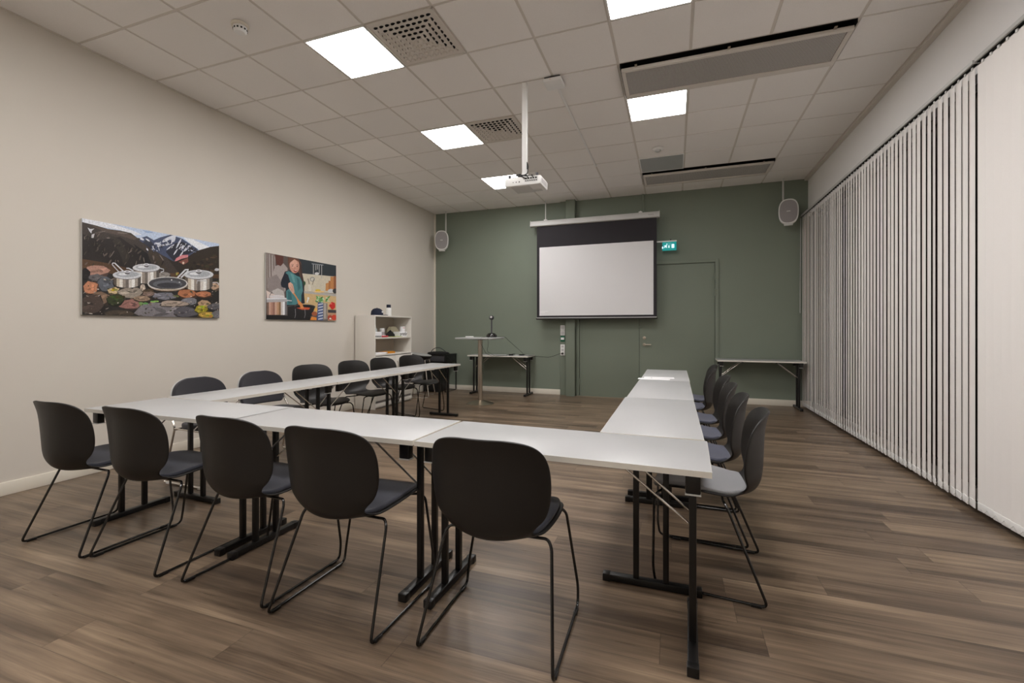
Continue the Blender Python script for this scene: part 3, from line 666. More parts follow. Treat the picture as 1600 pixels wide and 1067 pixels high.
# ------------------------------------------------------------------ wall switches, call point, sockets
def plate(name, label, cat, z0, z1, key, extra):
    t = thing(name, label, cat, (-1.955, YB - .03, (z0 + z1) / 2)); h = (z1 - z0) / 2
    m = MB(); m.box(-.042, .042, -.012, 0, -h, h, key, bev=.003); m.build('faceplate', t); extra(t); return t
def sw(t):
    m = MB(); m.box(-.03, .03, -.016, -.012, -.03, .03, 'lgrey', bev=.003); m.build('rocker', t)
plate('light_switch', 'white wall switch directly below the projection screen', 'light switch', 1.205, 1.295, 'white', sw)
plate('light_switch', 'white wall switch just above the green call point', 'light switch', 1.110, 1.200, 'white', sw)
def cp(t):
    m = MB(); m.box(-.03, .03, -.03, -.012, -.02, .022, 'paper', bev=.002); m.build('press_window', t)
plate('emergency_call_point', 'green emergency door release box on the green pillar', 'call point', .995, 1.10, 'alarm', cp)
def so(t):
    for q in (.065, 0, -.065):
        m = MB(); m.lathe([(.024, 0), (.024, .004), (.021, .005), (.0, .0045)], 'lgrey', X=Matrix.Translation((0, -.012, q)) @ Matrix.Rotation(PI / 2, 4, 'X'))
        for s in (-.008, .008): m.tube([(s, -.015, q), (s, -.0175, q)], .004, 'dark', seg=8)
        m.build('socket', t)
plate('power_outlet', 'white triple wall socket with a black plug on the green pillar', 'socket', .735, .94, 'white', so)

# ------------------------------------------------------------------ pictures on the left wall
def picture(label, y0, z0, data, W=1.205, H=.804, key='print'):
    t = thing('wall_print', label, 'wall picture', (XL, y0, z0))
    m = MB(); m.box(.006, .024, 0, W, 0, H, 'lgrey'); m.build('panel', t)
    m = MB(); x = .0245
    for c, p in data:
        # counter-clockwise seen from +x (y to the right is reversed there, so fix the winding)
        a = sum(p[q][0] * p[(q + 1) % len(p)][1] - p[(q + 1) % len(p)][0] * p[q][1] for q in range(len(p)))
        if a < 0: p = p[::-1]
        m.add([(x, u * W, v * H) for u, v in p], [tuple(range(len(p)))], key, False, c); x += .000012
    m.build('photo_print', t, tint=True)
picture('landscape photo print of steel pots and pans on rocks before snowy mountains', 2.345, 1.347, LANDSCAPE, key='print')
picture('photo print of a smiling girl in teal stirring a pan in a kitchen', 4.148, 1.347, KITCHEN, key='printfine')

# ------------------------------------------------------------------ vertical blinds
BX = 1.88
def blind(label, y0, n, step, ang, group, seed, jit):
    t = thing('vertical_blind', label, 'window blind', (BX, y0, 0), 0, group)
    m = MB(); L = n * step; m.box(-.022, .022, -.045, L - .035, 2.985, 3.012, 'lgrey', bev=.003); m.box(-.010, .010, -.04, L - .04, 2.979, 2.986, 'dark')
    m.build('headrail', t)
    for q in (0, L - .2): m = MB(); m.box(-.002, .095, q, q + .025, 3.0, 3.014, 'steel'); m.build('wall_bracket', t)
    rr = random.Random(seed); first = None; wv = .0445
    vm = MB(); N_ = 4; vs = []
    for q in range(N_ + 1):
        u = -1 + 2 * q / N_; bow = .003 * (1 - u * u)
        for dx in (0, .0007): vs += [(bow + dx, u * wv, .042), (bow + dx, u * wv, 2.962)]
    fs = []
    for q in range(N_):
        a = q * 4; c = a + 4; fs += [(a, c, c + 1, a + 1), (a + 2, a + 3, c + 3, c + 2), (a, a + 2, c + 2, c), (a + 1, c + 1, c + 3, a + 3)]
    fs += [(0, 1, 3, 2), (N_ * 4, N_ * 4 + 2, N_ * 4 + 3, N_ * 4 + 1)]
    vm.add(vs, fs, 'blind', True); vm.box(-.003, .004, -.008, .008, 2.96, 2.982, 'white')
    hm = MB(); hm.box(-.0012, .0048, -wv + .001, wv - .001, .040, .092, 'hem', bev=.002)
    hm.tube([(.002, -wv - .006, .085), (.002, wv + .006, .085)], .0022, 'hem', seg=6)
    for q in range(n):
        a = ang(q) + rr.uniform(-jit, jit)
        if first is None:
            v = vm.build('vane', t); h = hm.build('bottom_weight', v); first = (v, h)
        else:
            v = first[0].copy(); C.objects.link(v); v.parent = t; h = first[1].copy(); C.objects.link(h); h.parent = v
        v.location = (rr.uniform(-.002, .002), q * step, 0); v.rotation_euler = (0, 0, -math.radians(a))
    m = MB(); pts = []
    for q in range(n - 1):
        for u in range(6):
            f = u / 6; pts.append((-.016, (q + f) * step, .078 - .028 * math.sin(PI * f) ** 1.0))
    m.tube(pts, .0011, 'lgrey', seg=5); m.build('bead_chain', t)
    return t
def fa(q):
    return {6: 15, 7: 10, 30: 10, 31: 11, 47: 10}.get(q, 7.2)
blind('long row of slightly open pale vertical blinds reaching the green wall', 3.905, 55, .079, fa, None, 4, 1.3)
blind('fully closed near section of pale vertical blinds at the right edge', 1.285, 33, .0785, lambda q: -4, None, 9, .5)
m = MB(); m.tube([(1.868, 8.262, 2.97), (1.862, 8.255, 2.2), (1.858, 8.262, 1.5), (1.862, 8.245, 1.47), (1.868, 8.25, 2.2), (1.873, 8.26, 2.97)], .0025, 'lgrey', fillet=.03, seg=5)
tag(m.build('pull_cord'), 'thin looped pull cord hanging at the far end of the blinds', 'cord')

# ------------------------------------------------------------------ folding tables
first_table = None
def folding_table(label, cx, cy, rz, L, D, group, H=.735):
    t = thing('folding_table', label, 'table', (cx, cy, 0), rz, group)
    hl, hd, th = L / 2 - .001, D / 2, .022
    m = MB(); m.box(-hl + .001, hl - .001, -hd + .001, hd - .001, H - th + .0006, H, 'top', bev=.0012); top = m.build('tabletop', t)
    m = MB(); e = .0018
    for a in ((-hl, hl, -hd, -hd + e), (-hl, hl, hd - e, hd), (-hl, -hl + e, -hd + e, hd - e), (hl - e, hl, -hd + e, hd - e)): m.box(*a, H - th, H - .0008, 'edge')
    m.build('edge_band', top)
    for s in (-1, 1):
        x = s * (L / 2 - .062)
        m = MB(); m.box(x - .019, x + .019, -.222, .222, .004, .036, 'black', bev=.004); m.box(x - .021, x + .021, -.226, -.19, 0, .037, 'black', bev=.004); m.box(x - .021, x + .021, .19, .226, 0, .037, 'black', bev=.004); m.build('foot', t)
        for q in (-.068, .068):
            m = MB(); m.box(x - .0135, x + .0135, q - .0135, q + .0135, .034, H - th - .001, 'black', bev=.003); m.build('leg_post', t)
            m = MB(); m.tube([(x - s * .010, q * 1.0, .478), (x - s * .29, q * 1.25, H - th - .012)], .0048, 'chrome', fillet=.012); m.build('folding_brace', t)
        m = MB(); m.box(x - .03, x + .022, -.15, .15, H - th - .022, H - th, 'black', bev=.003); m.build('top_rail', t)
        for q in (-hd + .045, hd - .045):
            m = MB(); m.box(x - .026, x + .026, q - .020, q + .020, H - th - .072, H - th - .0005, 'black', bev=.006); m.box(x - .027, x + .027, q - .021, q + .021, H - th - .076, H - th - .071, 'lgrey'); m.build('hinge_block', t)
        m = MB(); m.box(x - s * .31 - .012, x - s * .31 + .012, -.11, .11, H - th - .022, H - th, 'black', bev=.003); m.build('brace_mount', t)
    return t
G1 = 'white folding tables of the horseshoe'
folding_table('white folding table at the left front corner of the horseshoe', -2.868, 1.998, -.004, 1.2, .475, G1)
folding_table('white folding table in the middle of the near row, between its two neighbours', -1.688, 1.983, -.010, 1.196, .47, G1)
folding_table('white folding table at the right front corner of the horseshoe, nearest the viewer', -.474, 1.958, -.028, 1.208, .468, G1)
folding_table('white folding table of the right arm that touches the near row', -.106, 2.795, PI / 2, 1.2, .462, G1)
folding_table('white folding table in the middle of the right arm', -.098, 3.998, PI / 2 - .004, 1.2, .455, G1)
folding_table('white folding table at the far end of the right arm, paper on it', -.090, 5.193, PI / 2, 1.18, .452, G1)
dv = Vector((.045, .999, 0)); p0 = Vector((-3.248, 2.248, 0)); LA = math.atan2(dv.y, dv.x)
for i, lb in enumerate(('white folding table of the left arm that touches the near row', 'white folding table in the middle of the left arm', 'white folding table at the far end of the left arm, nearest the high table')):
    c = p0 + dv * (.595 + 1.188 * i); folding_table(lb, c.x + (.006 if i == 1 else 0), c.y, LA, 1.184, .475, G1)
folding_table('white folding table against the green wall behind the high table', -3.09, 8.02, 0, 1.2, .46, 'white folding tables against the green wall', .735)
folding_table('white folding table against the green wall beside the blinds', 1.24, 8.03, 0, 1.21, .46, 'white folding tables against the green wall', .74)
m = MB(); m.box(-.11, .0, -.15, .15, 0, .0008, 'paper', X=Matrix.Translation((-.19, 4.74, .7355)) @ RZ(PI / 2 - .03)); m.box(.0, .12, -.16, .13, 0.0006, .0014, 'paper', X=Matrix.Translation((-.16, 4.76, .7355)) @ RZ(PI / 2 + .05))
m.box(-.0, .012, -.012, .012, .0014, .0018, 'mgrey', X=Matrix.Translation((-.225, 4.78, .7355)))
tag(m.build('paper_sheets'), 'white paper sheets lying on the far table of the right arm', 'paper')

# ------------------------------------------------------------------ sled-base shell chairs
ROWS = [(.270, .426, .075), (.263, .436, .142), (.246, .446, .184), (.215, .453, .209), (.15, .457, .225), (.07, .454, .229), (-.01, .446, .220), (-.075, .436, .203), (-.122, .430, .186),
        (-.164, .431, .166), (-.198, .448, .168), (-.220, .480, .193), (-.231, .525, .221), (-.235, .580, .238), (-.237, .645, .244), (-.239, .705, .243), (-.242, .755, .234), (-.249, .790, .216), (-.254, .812, .188), (-.258, .826, .145), (-.261, .833, .078)]
def shell_surface(rows, us, off=0, ws=1.0):
    vs = []
    for i, (y, z, w) in enumerate(rows):
        bk = min(1, max(0, (z - .46) / .1)) if y < -.15 else 0
        st = 1 - bk
        for u in us:
            x = w * u * ws
            dy = min(1, max(0, (-y - .09) / .09)) * (.080 - .10 * max(0, z - .58)) * (x / .22) ** 2; dz = .034 * math.exp(-((y + .18) / .06) ** 2) * (z < .52) * (x / .2) ** 2 + st * (.010 * (x / .2) ** 2 if y < .2 else .004 * (x / .2) ** 2)
            vs.append((x, y + dy + off * bk, z + dz + off * st))
    return vs
def grid_faces(nr, nc): return [(i * nc + j, i * nc + j + 1, (i + 1) * nc + j + 1, (i + 1) * nc + j) for i in range(nr - 1) for j in range(nc - 1)]
US = [-1, -.92, -.72, -.38, 0, .38, .72, .92, 1]
def make_chair(name, label, padkey, loc, rz, group):
    t = thing(name, label, 'chair', loc, rz, group)
    m = MB(); m.add(shell_surface(ROWS, US), grid_faces(len(ROWS), 9), 'blackp', True); o = m.build('seat_shell', t)
    s = o.modifiers.new('s', 'SOLIDIFY'); s.thickness = .010; s.offset = 0; s = o.modifiers.new('b', 'SUBSURF'); s.levels = 1; s.render_levels = 2
    if padkey:
        m = MB(); m.add(shell_surface(ROWS[1:10], US, .013, .93), grid_faces(9, 9), padkey, True); o = m.build('seat_pad', t)
        s = o.modifiers.new('s', 'SOLIDIFY'); s.thickness = .020; s.offset = 0; s = o.modifiers.new('b', 'SUBSURF'); s.levels = 1; s.render_levels = 2
    m = MB(); r = .0062
    path = []
    for q in (-1, 1):
        h = [(q * .06, -.05, .414), (q * .165, -.055, .416), (q * .208, -.062, .420), (q * .226, -.078, .395), (q * .268, -.236, .0085), (q * .268, .238, .0085), (q * .2665, .250, .085), (q * .214, .252, .400), (q * .196, .236, .425), (q * .12, .19, .428), (q * .0, .17, .428)]
        path = path + h[::-1] if q == -1 else path + h
    # the two side loops, joined by cross tubes under the shell
    m.tube(path[:11], r, 'blackg', fillet=.028); m.tube(path[11:], r, 'blackg', fillet=.028); m.tube([(-.08, -.05, .414), (.08, -.05, .414)], r, 'blackg')
    m.box(-.05, .05, -.07, .19, .415, .436, 'blackp', bev=.003); m.build('sled_frame', t)
    for q in (-1, 1):
        for y in (-.19, .19):
            m = MB(); m.box(q * .268 - .008, q * .268 + .008, y - .022, y + .022, 0, .013, 'black', bev=.003); m.build('glide', t)
    return t
def deg(a): return math.radians(a)
GA, GB, GC_ = 'black shell chairs along the near side', 'black shell chairs along the right arm', 'black shell chairs along the left arm'
ch = make_chair('sled_chair', 'black shell chair with blue seat darkened for its grazing view, leftmost of the near row', 'bluefab_grazing', (-3.25, 1.728, 0), deg(-.5), GA)
for lb, x, y, a in (('black shell chair second from the left in the near row', -2.67, 1.744, -1.5), ('black shell chair in the middle of the near row', -1.957, 1.737, -2.5),
                    ('black shell chair in the near row, left of the largest one', -1.37, 1.705, -1), ('largest black shell chair, nearest the viewer at the right end of the near row', -.668, 1.752, 1)):
    dup(ch, (x, y, 0), deg(a), lb, GA)
r1 = make_chair('sled_chair', 'nearest black chair of the right arm, with a pale grey wool seat', 'greyfab', (.176, 2.536, 0), deg(84.6), GB)
r2 = dup(r1, (.165, 3.10, 0), deg(88), 'black chair of the right arm with slate blue seat, second from the viewer', GB, {'seat_pad': 'bluefab'})
for lb, x, y, a in (('black chair of the right arm with slate blue seat, third from the viewer', .168, 3.67, 89), ('black chair of the right arm with slate blue seat, fourth from the viewer', .185, 4.245, 91),
                    ('black chair of the right arm with slate blue seat, second from the far end', .13, 4.90, 88), ('farthest black chair of the right arm with slate blue seat', .185, 5.46, 90)):
    dup(r2, (x, y, 0), deg(a), lb, GB)
l3 = make_chair('sled_chair', 'black shell chair of the left arm next to the upholstered chrome chair', None, (-3.61, 3.94, 0), deg(-105), GC_)
for lb, x, y, a in (('black shell chair of the left arm just left of the bookcase', -3.60, 4.63, -101), ('black shell chair of the left arm directly in front of the bookcase', -3.60, 5.24, -100),
                    ('farthest black shell chair of the left arm, in front of the bookcase right side', -3.56, 5.86, -108)):
    dup(l3, (x, y, 0), deg(a), lb, GC_)

# upholstered chrome chairs
def chrome_chair(label, loc, rz):
    t = thing('upholstered_chair', label, 'chair', loc, rz, 'black upholstered chairs with chrome frames')
    rows = [(-.205, .505, .20), (-.215, .53, .225), (-.228, .60, .238), (-.238, .67, .24), (-.246, .73, .228), (-.252, .775, .195), (-.256, .803, .145), (-.258, .818, .075)]
    def surf(off, ws): return [(w * u * ws, y + .045 * (w * u / .22) ** 2 + off, z) for y, z, w in rows for u in US]
    m = MB(); m.add(surf(.008, .97), grid_faces(8, 9), 'blackfab', True); o = m.build('backrest', t)
    s = o.modifiers.new('s', 'SOLIDIFY'); s.thickness = .028; s.offset = 0; s = o.modifiers.new('b', 'SUBSURF'); s.levels = 1; s.render_levels = 2
    m = MB(); m.add(surf(-.012, 1.0), grid_faces(8, 9), 'lgrey', True); o = m.build('back_shell', t)
    s = o.modifiers.new('s', 'SOLIDIFY'); s.thickness = .008; s.offset = 0; s = o.modifiers.new('b', 'SUBSURF'); s.levels = 1; s.render_levels = 2
    sr = [(.235, .44, .13), (.225, .452, .19), (.18, .46, .215), (.08, .458, .225), (-.04, .454, .225), (-.12, .454, .21), (-.165, .456, .16)]
    m = MB(); m.add([(w * u, y, z - .006 * u * u) for y, z, w in sr for u in US], grid_faces(7, 9), 'blackfab', True); o = m.build('seat', t)
    s = o.modifiers.new('s', 'SOLIDIFY'); s.thickness = .045; s.offset = 0; s = o.modifiers.new('b', 'SUBSURF'); s.levels = 1; s.render_levels = 2
    m = MB()
    for q in (-1, 1):
        m.tube([(q * .15, -.225, .60), (q * .235, -.20, .60), (q * .243, -.18, .52), (q * .25, -.125, .445), (q * .262, -.235, .010), (q * .262, .235, .010), (q * .245, .215, .425), (q * .235, .20, .432), (q * .0, .19, .432)], .009, 'chrome', fillet=.03)
        m.tube([(q * .249, -.13, .440), (q * .243, .2, .432)], .007, 'chrome')
    m.tube([(-.248, -.12, .432), (.248, -.12, .432)], .008, 'chrome'); m.build('chrome_frame', t)
    for q in (-1, 1):
        for y in (-.18, .18):
            m = MB(); m.box(q * .262 - .011, q * .262 + .011, y - .018, y + .018, 0, .018, 'white', bev=.004); m.build('glide', t)
chrome_chair('black upholstered chair with chrome frame at the near end of the left arm', (-3.60, 2.73, 0), deg(-91))
chrome_chair('black upholstered chair with chrome frame, second along the left arm', (-3.60, 3.32, 0), deg(-96))

# ------------------------------------------------------------------ bookcase and what is on it
t = thing('bookcase', 'off-white bookcase with two open shelves above two doors, by the left wall', 'bookcase', (-4.66, 5.775, 0), 0)
D_, W_, H_ = .38, 1.02, 1.44
m = MB(); m.box(0.016, D_, 0, .02, 0, H_, 'cab', bev=.001); m.box(0.016, D_, W_ - .02, W_, 0, H_, 'cab', bev=.001); m.box(0.016, D_, .02, W_ - .02, H_ - .022, H_, 'cab', bev=.001); m.box(0.016, D_ - .01, .02, W_ - .02, .10, .12, 'cab')
m.box(.016, D_ - .03, .02, W_ - .02, .0, .1, 'cab'); m.build('cabinet_body', t)
m = MB(); m.box(.018, .026, .02, W_ - .02, .12, H_ - .022, 'cabback'); m.build('back_panel', t)
for z in (1.075, .815):
    m = MB(); m.box(.026, D_ - .004, .02, W_ - .02, z, z + .022, 'cab', bev=.001); m.build('shelf', t)
for y0, y1, hy in ((.006, .508, .455), (.512, 1.014, .565)):
    m = MB(); m.box(D_ + .001, D_ + .018, y0, y1, .125, .805, 'cab', bev=.002); d = m.build('door', t)
    m = MB(); m.tube([(D_ + .018, hy, .71), (D_ + .03, hy, .70), (D_ + .045, hy, .64), (D_ + .03, hy, .58), (D_ + .018, hy, .57)], .005, 'steel', fillet=.03); m.build('handle', d)
m = MB(); m.box(D_ + .001, D_ + .014, .006, 1.014, .03, .085, 'cab', bev=.002); m.box(D_ - .006, D_ + .001, .03, .99, .09, .12, 'mgrey'); m.build('plinth', t)
SX, SYb = -4.66, 5.775
# cap
t = thing('baseball_cap', 'navy baseball cap lying on top of the bookcase', 'cap', (-4.42, 6.02, 1.441), deg(-12))
m = MB(); m.lathe([(.095, 0), (.096, .03), (.088, .07), (.066, .098), (.035, .112), (.0, .116)], 'navy', sx=.9, sy=1.05); m.lathe([(.0, .114), (.008, .116), (.008, .120), (.0, .122)], 'navy', seg=8); m.build('crown', t)
m = MB(); pts = [(-.075, .06), (-.08, .10), (-.066, .17), (-.02, .195), (.02, .195), (.066, .17), (.08, .10), (.075, .06), (.04, .085), (-.04, .085)]
m.add([(x, y, .006 + .02 * (x / .08) ** 2 * 0) for x, y in pts] + [(x, y, .012) for x, y in pts], [tuple(range(9, -1, -1)), tuple(range(10, 20))] + [(q, (q + 1) % 10, 10 + (q + 1) % 10, 10 + q) for q in range(10)], 'navy'); m.build('brim', t)
m = MB(); m.box(.083, .088, .02, .05, .045, .065, 'paper', bev=.001); m.build('badge', t)
t = thing('bottle', 'white bottle with black cap standing on the bookcase', 'bottle', (-4.42, 6.33, 1.441))
m = MB(); m.lathe([(.0, 0), (.042, 0), (.044, .006), (.044, .125), (.040, .135), (0, .137)], 'white'); m.build('body', t)
m = MB(); m.lathe([(.0, .137), (.034, .137), (.035, .142), (.035, .182), (.032, .186), (0, .186)], 'navy'); m.build('cap', t)
zs = 1.0985
def it(name, label, cat, x, y, z, rz=0): return thing(name, label, cat, (x, y, z), rz)
t = it('carton', 'white carton on the upper bookcase shelf beside the clear bottle', 'box', -4.38, 5.90, zs); m = MB(); m.box(-.07, .07, -.08, .09, 0.03, .085, 'paper', bev=.002); m.box(-.07, .07, -.085, .09, 0, .029, 'lgrey', bev=.002); m.build('box', t)
m = MB(); [m.box(.0702, .0712, -.07 + q * .04, -.045 + q * .04, .006, .02, 'dgrey') for q in range(4)]; m.build('print_marks', t)
t = it('bottle', 'clear pump bottle behind the white carton on the upper shelf', 'bottle', -4.46, 6.02, zs); m = MB(); m.lathe([(0, 0), (.034, 0), (.036, .01), (.036, .12), (.018, .15), (.013, .16)], 'clear'); m.build('body', t); m = MB(); m.lathe([(.014, .158), (.015, .18), (.008, .185), (.006, .21), (.0, .212)], 'white'); m.build('pump', t)
t = it('jar', 'white jar with a grey label on the upper shelf', 'jar', -4.38, 6.10, zs); m = MB(); m.lathe([(0, 0), (.036, 0), (.038, .01), (.038, .11), (.034, .12), (0, .121)], 'lgrey'); m.build('body', t); m = MB(); m.lathe([(.0385, .03), (.0388, .031), (.0388, .085), (.0385, .086)], 'mgrey'); m.build('label', t); m = MB(); m.lathe([(.0, .121), (.037, .121), (.037, .14), (0, .141)], 'white'); m.build('lid', t)
t = it('stationery_case', 'red plastic case lying on the upper shelf', 'case', -4.33, 6.08, zs, .1); m = MB(); m.box(-.03, .03, -.08, .08, 0, .026, 'red', bev=.006); m.box(-.02, .02, -.06, .02, .026, .034, 'paper', bev=.002); m.build('body', t)
rndc = random.Random(8)
m = MB(); n = 14; vs = []
for i in range(6):
    for q in range(n):
        a = 2 * PI * q / n; rr = (1 - (i / 5) ** 2) ** .5 if i < 5 else .05; e = rndc.uniform(.82, 1.12)
        vs.append((.05 * rr * e * math.cos(a), .13 * rr * e * math.sin(a), (.075 + .03 * math.cos(2 * a)) * (i / 5)))
m.add(vs, [(i * n + q, i * n + (q + 1) % n, (i + 1) * n + (q + 1) % n, (i + 1) * n + q) for i in range(5) for q in range(n)] + [tuple(range(n))[::-1], tuple(5 * n + q for q in range(n))], 'dark', True)
tag(m.build('cloth_bundle', loc=(-4.37, 6.30, zs)), 'crumpled black cloth on the upper bookcase shelf', 'cloth')
m = MB(); m.box(-.05, .05, -.17, .17, 0, .007, 'lime', bev=.001); tag(m.build('folder', loc=(-4.335, 6.36, zs - .0005 + .0008), rz=.05) , 'lime green folder at the front edge of the upper shelf', 'folder')
bpy.data.objects['cloth_bundle'].location.z += .0085; 
t = it('paper_bag', 'pale yellow paper bag at the back of the upper shelf', 'bag', -4.56, 6.64, zs); m = MB()
m.add([(-.05, -.09, 0), (.05, -.09, 0), (.05, .09, 0), (-.05, .09, 0), (-.05, -.11, .10), (.05, -.11, .10), (.05, .11, .10), (-.05, .11, .10), (-.02, -.08, .17), (.02, -.08, .17), (.02, .07, .17), (-.02, .07, .17)],
      [(3, 2, 1, 0), (0, 1, 5, 4), (1, 2, 6, 5), (2, 3, 7, 6), (3, 0, 4, 7), (4, 5, 9, 8), (5, 6, 10, 9), (6, 7, 11, 10), (7, 4, 8, 11), (8, 9, 10, 11)], 'yellow'); m.build('bag_body', t)
t = it('lettered_box', 'white box with black lettering on the right of the upper shelf', 'box', -4.37, 6.61, zs); m = MB(); m.box(-.06, .06, -.13, .09, 0, .085, 'paper', bev=.002); m.build('box', t)
m = MB(); m.box(-.02, .03, -.0, .075, .0855, .17, 'paper', bev=.002); m.build('upright_card', t); m = MB(); m.box(.0302, .031, .01, .07, .145, .153, 'red'); m.build('red_stripe', t)
text_mesh('prodir', .085, 'dark', Matrix.Translation((.0605, -.122, .022)) @ Matrix.Rotation(PI / 2, 4, 'Z') @ Matrix.Rotation(PI / 2, 4, 'X'), 'lettering', t)
zl = .8375
m = MB(); m.box(-.1, .1, -.13, .13, 0, .02, 'paper', bev=.001); tag(m.build('paper_stack', loc=(-4.40, 5.96, zl)), 'stack of white papers on the lower open shelf', 'papers')
t = it('book', 'orange and yellow book lying on the lower open shelf', 'book', -4.38, 6.215, zl); m = MB(); m.box(-.09, .09, -.1, .1, .003, .026, 'paper'); m.build('pages', t); m = MB(); m.box(-.092, .093, -.102, .102, 0, .003, 'orange'); m.box(-.092, .093, -.102, .102, .026, .029, 'orange'); m.box(.0905, .093, -.102, .102, .003, .026, 'orange'); m.build('cover', t)

# ------------------------------------------------------------------ counter stool and black desk in the corner
t = thing('counter_stool', 'tall stool with grey oval seat and chrome sled legs beside the bookcase', 'stool', (-4.36, 7.22, 0), deg(-75))
n = 24
m = MB(); rings = [(0, 0), (.35, .002), (.7, .010), (.92, .02), (1, .024), (.97, .012), (.7, -.012), (0, -.02)]; vs = []
for s_, z in rings: vs += [(.215 * s_ * math.cos(2 * PI * q / n), .2 * s_ * math.sin(2 * PI * q / n), .745 + z - (.03 * s_ * math.sin(2 * PI * q / n))) for q in range(n)]
m.add(vs, [(i * n + q, i * n + (q + 1) % n, (i + 1) * n + (q + 1) % n, (i + 1) * n + q) for i in range(len(rings) - 1) for q in range(n)], 'stoolgrey', True); m.build('seat', t)
m = MB(); rings = [(0, -.075), (.3, -.072), (.6, -.055), (.85, -.03), (.99, .002), (.99, .012)]; vs = []
for s_, z in rings: vs += [(.222 * s_ * math.cos(2 * PI * q / n), .207 * s_ * math.sin(2 * PI * q / n), .745 + z - (.03 * s_ * math.sin(2 * PI * q / n))) for q in range(n)]
m.add(vs, [(i * n + q, i * n + (q + 1) % n, (i + 1) * n + (q + 1) % n, (i + 1) * n + q) for i in range(len(rings) - 1) for q in range(n)] + [tuple(range(n))[::-1]], 'blackp', True); m.build('underside', t)
m = MB()
for q in (-1, 1): m.tube([(q * .03, -.09, .68), (q * .14, -.1, .68), (q * .225, -.215, .009), (q * .225, .215, .009), (q * .14, .12, .68), (q * .03, .1, .682)], .0085, 'chrome', fillet=.03)
m.tube([(-.205, .19, .22), (.205, .19, .22)], .008, 'chrome'); m.build('sled_frame', t)
t = thing('side_desk', 'black side desk with drawer and thin steel legs in the far left corner', 'desk', (-4.38, 8.0, 0))
m = MB(); m.box(-.245, .245, -.24, .24, .715, .735, 'black', bev=.003); m.build('desktop', t); m = MB(); m.box(-.24, .235, -.235, .23, .585, .7145, 'black', bev=.002); m.build('drawer_case', t)
m = MB(); m.box(-.22, .215, -.24, -.2355, .60, .70, 'dgrey', bev=.001); m.build('drawer_front', t)
m = MB(); m.tube([(.232, -.225, .712), (.232, -.225, .012), (.232, .225, .012), (.232, .225, .712)], .010, 'black', seg=4); m.build('leg_frame', t)
m = MB(); m.tube([(-.232, -.225, .712), (-.232, -.225, .012), (-.232, .225, .012), (-.232, .225, .712)], .010, 'black', seg=4); m.build('leg_frame', t)
m = MB(); m.tube([(-.222, .225, .012), (.222, .225, .012)], .009, 'black', seg=4); m.build('floor_bar', t)
t = thing('shoulder_bag', 'flat black bag with upright handle loop on the corner desk', 'bag', (-4.40, 7.96, .736), deg(10))
m = MB(); m.lathe([(0, 0), (.21, 0), (.225, .012), (.20, .032), (.1, .045), (0, .048)], 'dark', sx=1.0, sy=.8); m.build('body', t)
m = MB(); m.tube([(-.15, -.02, .03), (-.11, -.02, .09), (-.03, -.02, .125), (.05, -.02, .12), (.12, -.02, .07), (.18, -.02, .02)], .007, 'black', fillet=.05); m.build('handle', t)
t = thing('black_cabinet', 'low black cabinet under the corner desk behind the stool', 'cabinet', (-4.44, 7.96, 0))
m = MB(); m.box(-.17, .155, -.2, .2, .012, .56, 'black', bev=.006); m.build('body', t)
m = MB(); m.box(-.15, .135, -.206, -.201, .04, .53, 'dark', bev=.002); m.build('front_panel', t)
m = MB()
for q in (-.14, .125):
    for w in (-.17, .17): m.box(q - .02, q + .02, w - .02, w + .02, 0, .0125, 'mgrey', bev=.003)
m.build('feet', t)
m = MB(); pts = [(-4.13, 7.80, .70)] + [(-4.10 + .10 * math.sin(PI * q / 10), 7.80, .70 - .24 * q / 10) for q in range(1, 10)] + [(-4.16, 7.79, .45), (-4.24, 7.79, .47)]
m.tube([(p[0], p[1] - .05, p[2]) for p in pts], .0045, 'black', fillet=.02); tag(m.build('hanging_cable'), 'black cable loop hanging beside the corner desk', 'cable')

# ------------------------------------------------------------------ high table with conference camera
HX, HY, HZ = -3.01, 6.85, 1.09
t = thing('high_table', 'tall standing table with brushed steel column and round steel foot', 'table', (HX, HY, 0))
m = MB(); m.lathe([(0, 0), (.225, 0), (.228, .006), (.20, .02), (.12, .042), (.06, .058), (.04, .064), (0, .065)], 'steel', seg=40); m.build('foot', t)
m = MB(); m.lathe([(.038, .06), (.038, 1.055)], 'steel'); m.build('column', t)
m = MB(); m.lathe([(.0, 1.046), (.13, 1.052), (.14, 1.058), (.14, 1.0625), (0, 1.0625)], 'black'); m.build('top_mount', t)
m = MB(); m.box(-.31, .31, -.31, .31, 1.063, HZ, 'top', bev=.008); tp = m.build('tabletop', t)
t = thing('conference_camera', 'black conference camera with ball head on the high table', 'camera', (-2.87, 7.0, HZ + .001), deg(10))
m = MB(); m.lathe([(0, 0), (.085, 0), (.092, .012), (.088, .035), (.06, .062), (.03, .072), (0, .074)], 'blackg', sx=1, sy=1.05); m.build('base', t)
m = MB(); m.lathe([(.0, .0705), (.016, .0705), (.012, .08), (.011, .30), (0, .30)], 'dgrey'); m.build('stem', t)
m = MB(); m.lathe([(0, .285), (.02, .287), (.037, .305), (.041, .325), (.037, .346), (.02, .362), (0, .366)], 'dgrey', seg=20); m.build('camera_head', t)
m = MB(); m.lathe([(0, 0), (.017, 0), (.018, .012), (.012, .014), (0, .012)], 'lgrey', seg=16, X=Matrix.Translation((.0, -.03, .335)) @ Matrix.Rotation(PI / 2, 4, 'X')); m.build('lens', t)
t = thing('remote_control', 'small white device on the left of the high table', 'remote control', (-3.19, 6.82, HZ + .001), .3)
m = MB(); m.box(-.065, .065, -.03, .03, 0, .018, 'white', bev=.007); m.build('body', t); m = MB(); m.box(-.03, .01, -.015, .015, .018, .020, 'mgrey', bev=.001); m.build('buttons', t)
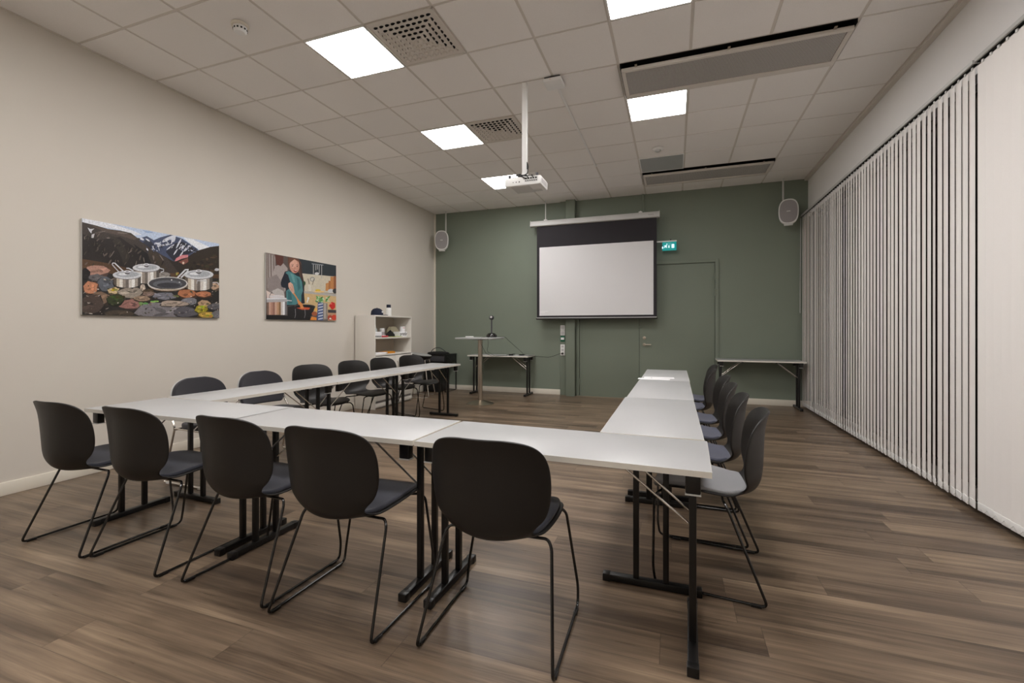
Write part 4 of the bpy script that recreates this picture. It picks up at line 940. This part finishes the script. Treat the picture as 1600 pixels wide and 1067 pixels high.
def cable(label, pts, r=.003, key='black', name='cable', f=.03):
    m = MB(); m.tube(pts, r, key, fillet=f, seg=6, fs=6); tag(m.build(name), label, 'cable')
cable('thin black cable running from the high table to the far table corner', [(-2.84, 7.05, 1.10), (-2.78, 7.12, 1.099), (-2.685, 7.15, 1.096), (-2.66, 7.25, 1.03), (-2.60, 7.50, .90), (-2.56, 7.75, .78), (-2.53, 7.84, .742), (-2.52, 7.93, .741)])
cable('thin black cable sagging from the table to the wall socket', [(-2.52, 7.94, .741), (-2.47, 7.98, .735), (-2.38, 8.1, .715), (-2.2, 8.15, .70), (-2.10, 8.18, .73), (-1.99, 8.19, .775), (-1.955, 8.205, .775)], .0035)
m = MB(); m.tube([(-1.955, 8.236, .775), (-1.955, 8.200, .772)], .018, 'black', seg=12); tag(m.build('power_plug'), 'black power plug in the wall socket', 'plug')
cable('left of two thin black cables hanging from the high table', [(-2.93, 6.93, 1.094), (-2.90, 6.70, 1.094), (-2.86, 6.53, 1.09), (-2.855, 6.52, 1.0), (-2.79, 6.56, .85), (-2.82, 6.9, .78), (-2.95, 7.82, .741)], .0028, f=.05)
cable('right of two thin black cables hanging from the high table', [(-2.86, 6.90, 1.094), (-2.79, 6.70, 1.094), (-2.74, 6.53, 1.09), (-2.725, 6.52, .99), (-2.77, 6.56, .88), (-2.76, 6.9, .78), (-2.90, 7.84, .741)], .0028, f=.05)
t = thing('power_adapter', 'black power adapter with coiled lead on the table behind the high table', 'power adapter', (-2.86, 7.93, .7355), .3)
m = MB(); m.box(-.045, .045, -.025, .025, 0, .028, 'black', bev=.006); m.build('brick', t); m = MB(); m.tube([(.045, 0, .012), (.08, .03, .02), (.05, .06, .03), (-.02, .055, .02), (-.07, .02, .012), (-.08, -.02, .01)], .004, 'black', fillet=.03); m.build('lead', t)
t = thing('cable_coil', 'small coil of dark and white cables right of the power adapter', 'cable coil', (-2.66, 7.95, .7355))
m = MB(); m.tube([(.05 * math.cos(q * .7), .035 * math.sin(q * .7), .005 + q * .0006) for q in range(24)], .004, 'black', seg=6); m.build('dark_coil', t); m = MB(); m.tube([(-.05, -.04, .005), (-.11, -.02, .005), (-.14, .03, .006), (-.10, .05, .006)], .003, 'white', fillet=.03, seg=6); m.build('white_lead', t)

# ------------------------------------------------------------------ world and view
w = bpy.data.worlds.new('night'); bpy.context.scene.world = w; w.use_nodes = True
w.node_tree.nodes['Background'].inputs[0].default_value = (.02, .022, .03, 1); w.node_tree.nodes['Background'].inputs[1].default_value = .3
s = bpy.context.scene
s.view_settings.view_transform = 'Standard'; s.view_settings.look = 'None'; s.view_settings.gamma = 1; s.view_settings.use_curve_mapping = False; s.view_settings.exposure = .17
s.cycles.max_bounces = 10; s.cycles.diffuse_bounces = 7; s.cycles.glossy_bounces = 4; s.cycles.use_denoising = True; s.cycles.sample_clamp_indirect = 8
for m_ in bpy.data.materials: m_.use_fake_user = False
